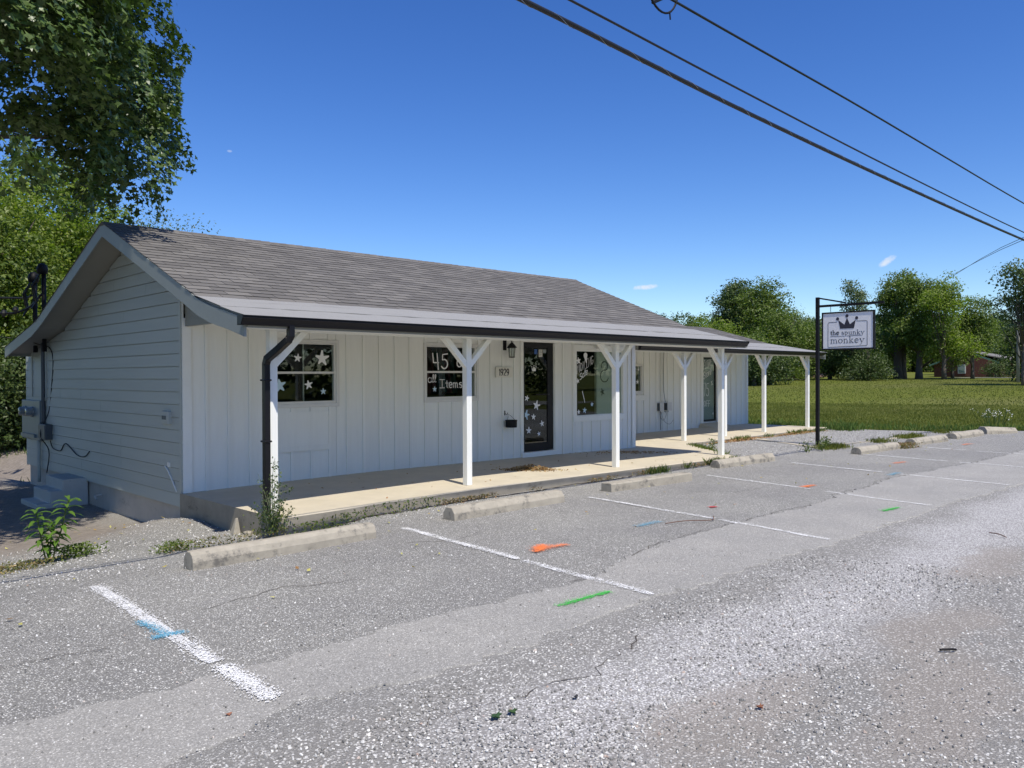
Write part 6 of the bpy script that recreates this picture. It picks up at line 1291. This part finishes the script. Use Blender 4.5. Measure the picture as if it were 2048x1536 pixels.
hbox(MB(), 3.7, 6.0, 1.2, 8, -.3, 1.9).build('side_wall', brick_m, hs); hbox(MB(), 4.3, 4.8, .1, .5, -.3, 1.9).build('porch_pillar', brick_m, hs); hbox(MB(), 3.72, 3.85, -.3, -.1, -.3, 2.1).build('corner_post', green_trim, hs)
hr = MB().prism([hp(-4.5, -.5, 1.75), hp(.3, -.5, 3.62), hp(.3, -.5, 3.42), hp(-4.5, -.5, 1.55)], HF*.08).prism([hp(.3, -.5, 3.62), hp(4.3, -.5, 2.05), hp(4.3, -.5, 1.82), hp(.3, -.5, 3.42)], HF*.08).build('gable_trim', green_trim, hs)
MB().prism([hp(-4.55, -.42, 1.75), hp(.3, -.42, 3.64), hp(6.7, -.42+1.5, 2.1), hp(6.7, -.42+1.5, 1.98), hp(.3, -.42, 3.50), hp(-4.55, -.42, 1.62)], HF*9.6).build('roof', far_roof, hs)
hwi = hbox(MB(), -.9, .1, -.05, .02, .5, 1.75).build('window', far_white, hs); hbox(MB(), -.8, 0, -.07, -.052, .6, 1.65).build('pane', simple('far_window_glass', (.25, .32, .30), .2, .1, 3), hwi)
gx_, gy_ = at_px(1582, 118); gz_ = ground_z(gx_, gy_); gh = thing('pale_house', 'pale grey roofed house glimpsed under the wing porch beam', 'house', (gx_, gy_, gz_))
def bp(ox, oy, oz): return lambda a, b_, z: tuple(Vector((ox, oy, oz+z))+HD*a+HF*b_)
g_ = bp(gx_, gy_, gz_)
def gbox(M, g, a0, a1, b0, b1, z0, z1): return M.hexa([g(a0, b0, z0), g(a1, b0, z0), g(a1, b1, z0), g(a0, b1, z0)], [g(a0, b0, z1), g(a1, b0, z1), g(a1, b1, z1), g(a0, b1, z1)])
gbox(MB(), g_, -5, 2.5, 0, 7, -.3, 1.6).build('wall', simple('dull_pink_brick', (.28, .17, .15), .8, .15, 3), gh); MB().prism([g_(-5.6, -.5, 1.5), g_(3.2, -.5, 1.5), g_(1.6, 3, 3.9), g_(-4, 3, 3.9)], (0, 0, .15)).build('roof', far_roof, gh); MB().prism([g_(3.2, -.5, 1.5), g_(3.2, 7.5, 1.5), g_(1.6, 3, 3.9)], (0, 0, .12)).build('roof_end', far_roof, gh)
def car(u, D, label, mat, L=4.6, H=1.5, W_=1.8, van=False):
    cx_, cy_ = at_px(u, D); cz = ground_z(cx_, cy_); g = bp(cx_, cy_, cz); t_ = thing('parked_car' if not van else 'parked_van', label, 'car' if not van else 'van', (cx_, cy_, cz), 'white vehicles parked beyond the meadow')
    prof = [(-L/2, .35), (-L/2, .85), (-L/2+.25, .95), (-L*.28, 1.0), (-L*.16, H), (L*.2, H), (L*.36, 1.0), (L/2, .9), (L/2, .35)] if not van else [(-L/2, .35), (-L/2, 1.0), (-L*.4, 1.15), (-L*.3, H), (L/2, H), (L/2, .35)]
    MB().prism([g(a, 0, z) for a, z in prof], HF*W_).build('body', mat, t_, bevel=.06)
    wn_ = [(-L*.25, 1.02), (-L*.15, H-.08), (L*.19, H-.08), (L*.32, 1.02)] if not van else [(-L*.37, 1.15), (-L*.29, H-.12), (-L*.12, H-.12), (-L*.12, 1.15)]
    MB().prism([g(a, -.01, z) for a, z in wn_], HF*.012).build('window', interior_dark, t_)
    for s in (-.31, .31):
        MB().tube([g(L*s, -.02, .33), g(L*s, .2, .33)], .33, 14).build('wheel', black_iron, t_)
car(1612, 125, 'white car parked beyond the meadow left of the last wing post', far_white, 4.6, 1.45)
car(1640, 122, 'white van parked beyond the meadow between the last wing post and sign pole', far_white, 4.8, 1.9, 1.9, True)
car(1683, 128, 'white car glimpsed through the bushes below the hanging sign', far_white, 4.4, 1.4)
car(1775, 124, 'white car nose showing right of the very dark bush', far_white, 4.4, 1.35)
# utility pole at right
ux, uy = at_px(2036, 80); uz = ground_z(ux, uy); up_ = thing('utility_pole', 'grey wooden utility pole right of the brick house', 'utility pole', (ux, uy, uz)); pole_m = simple('weathered_pole_wood', (.26, .25, .22), .85, .15, 4)
MB().tube([(ux, uy, uz-.3), (ux, uy, uz+8.6)], [.16, .11], 10).build('pole', pole_m, up_, smooth=True); gbox(MB(), bp(ux, uy, uz), -.6, .6, -.06, .06, 7.9, 8.02).build('crossarm', pole_m, up_)
mb = bp(*at_px(2030, 100), ground_z(*at_px(2030, 100))); M = MB(); gbox(M, mb, -8, 30, 0, 6, .0, .08); M.build('far_road', patch_m, kind='structure')
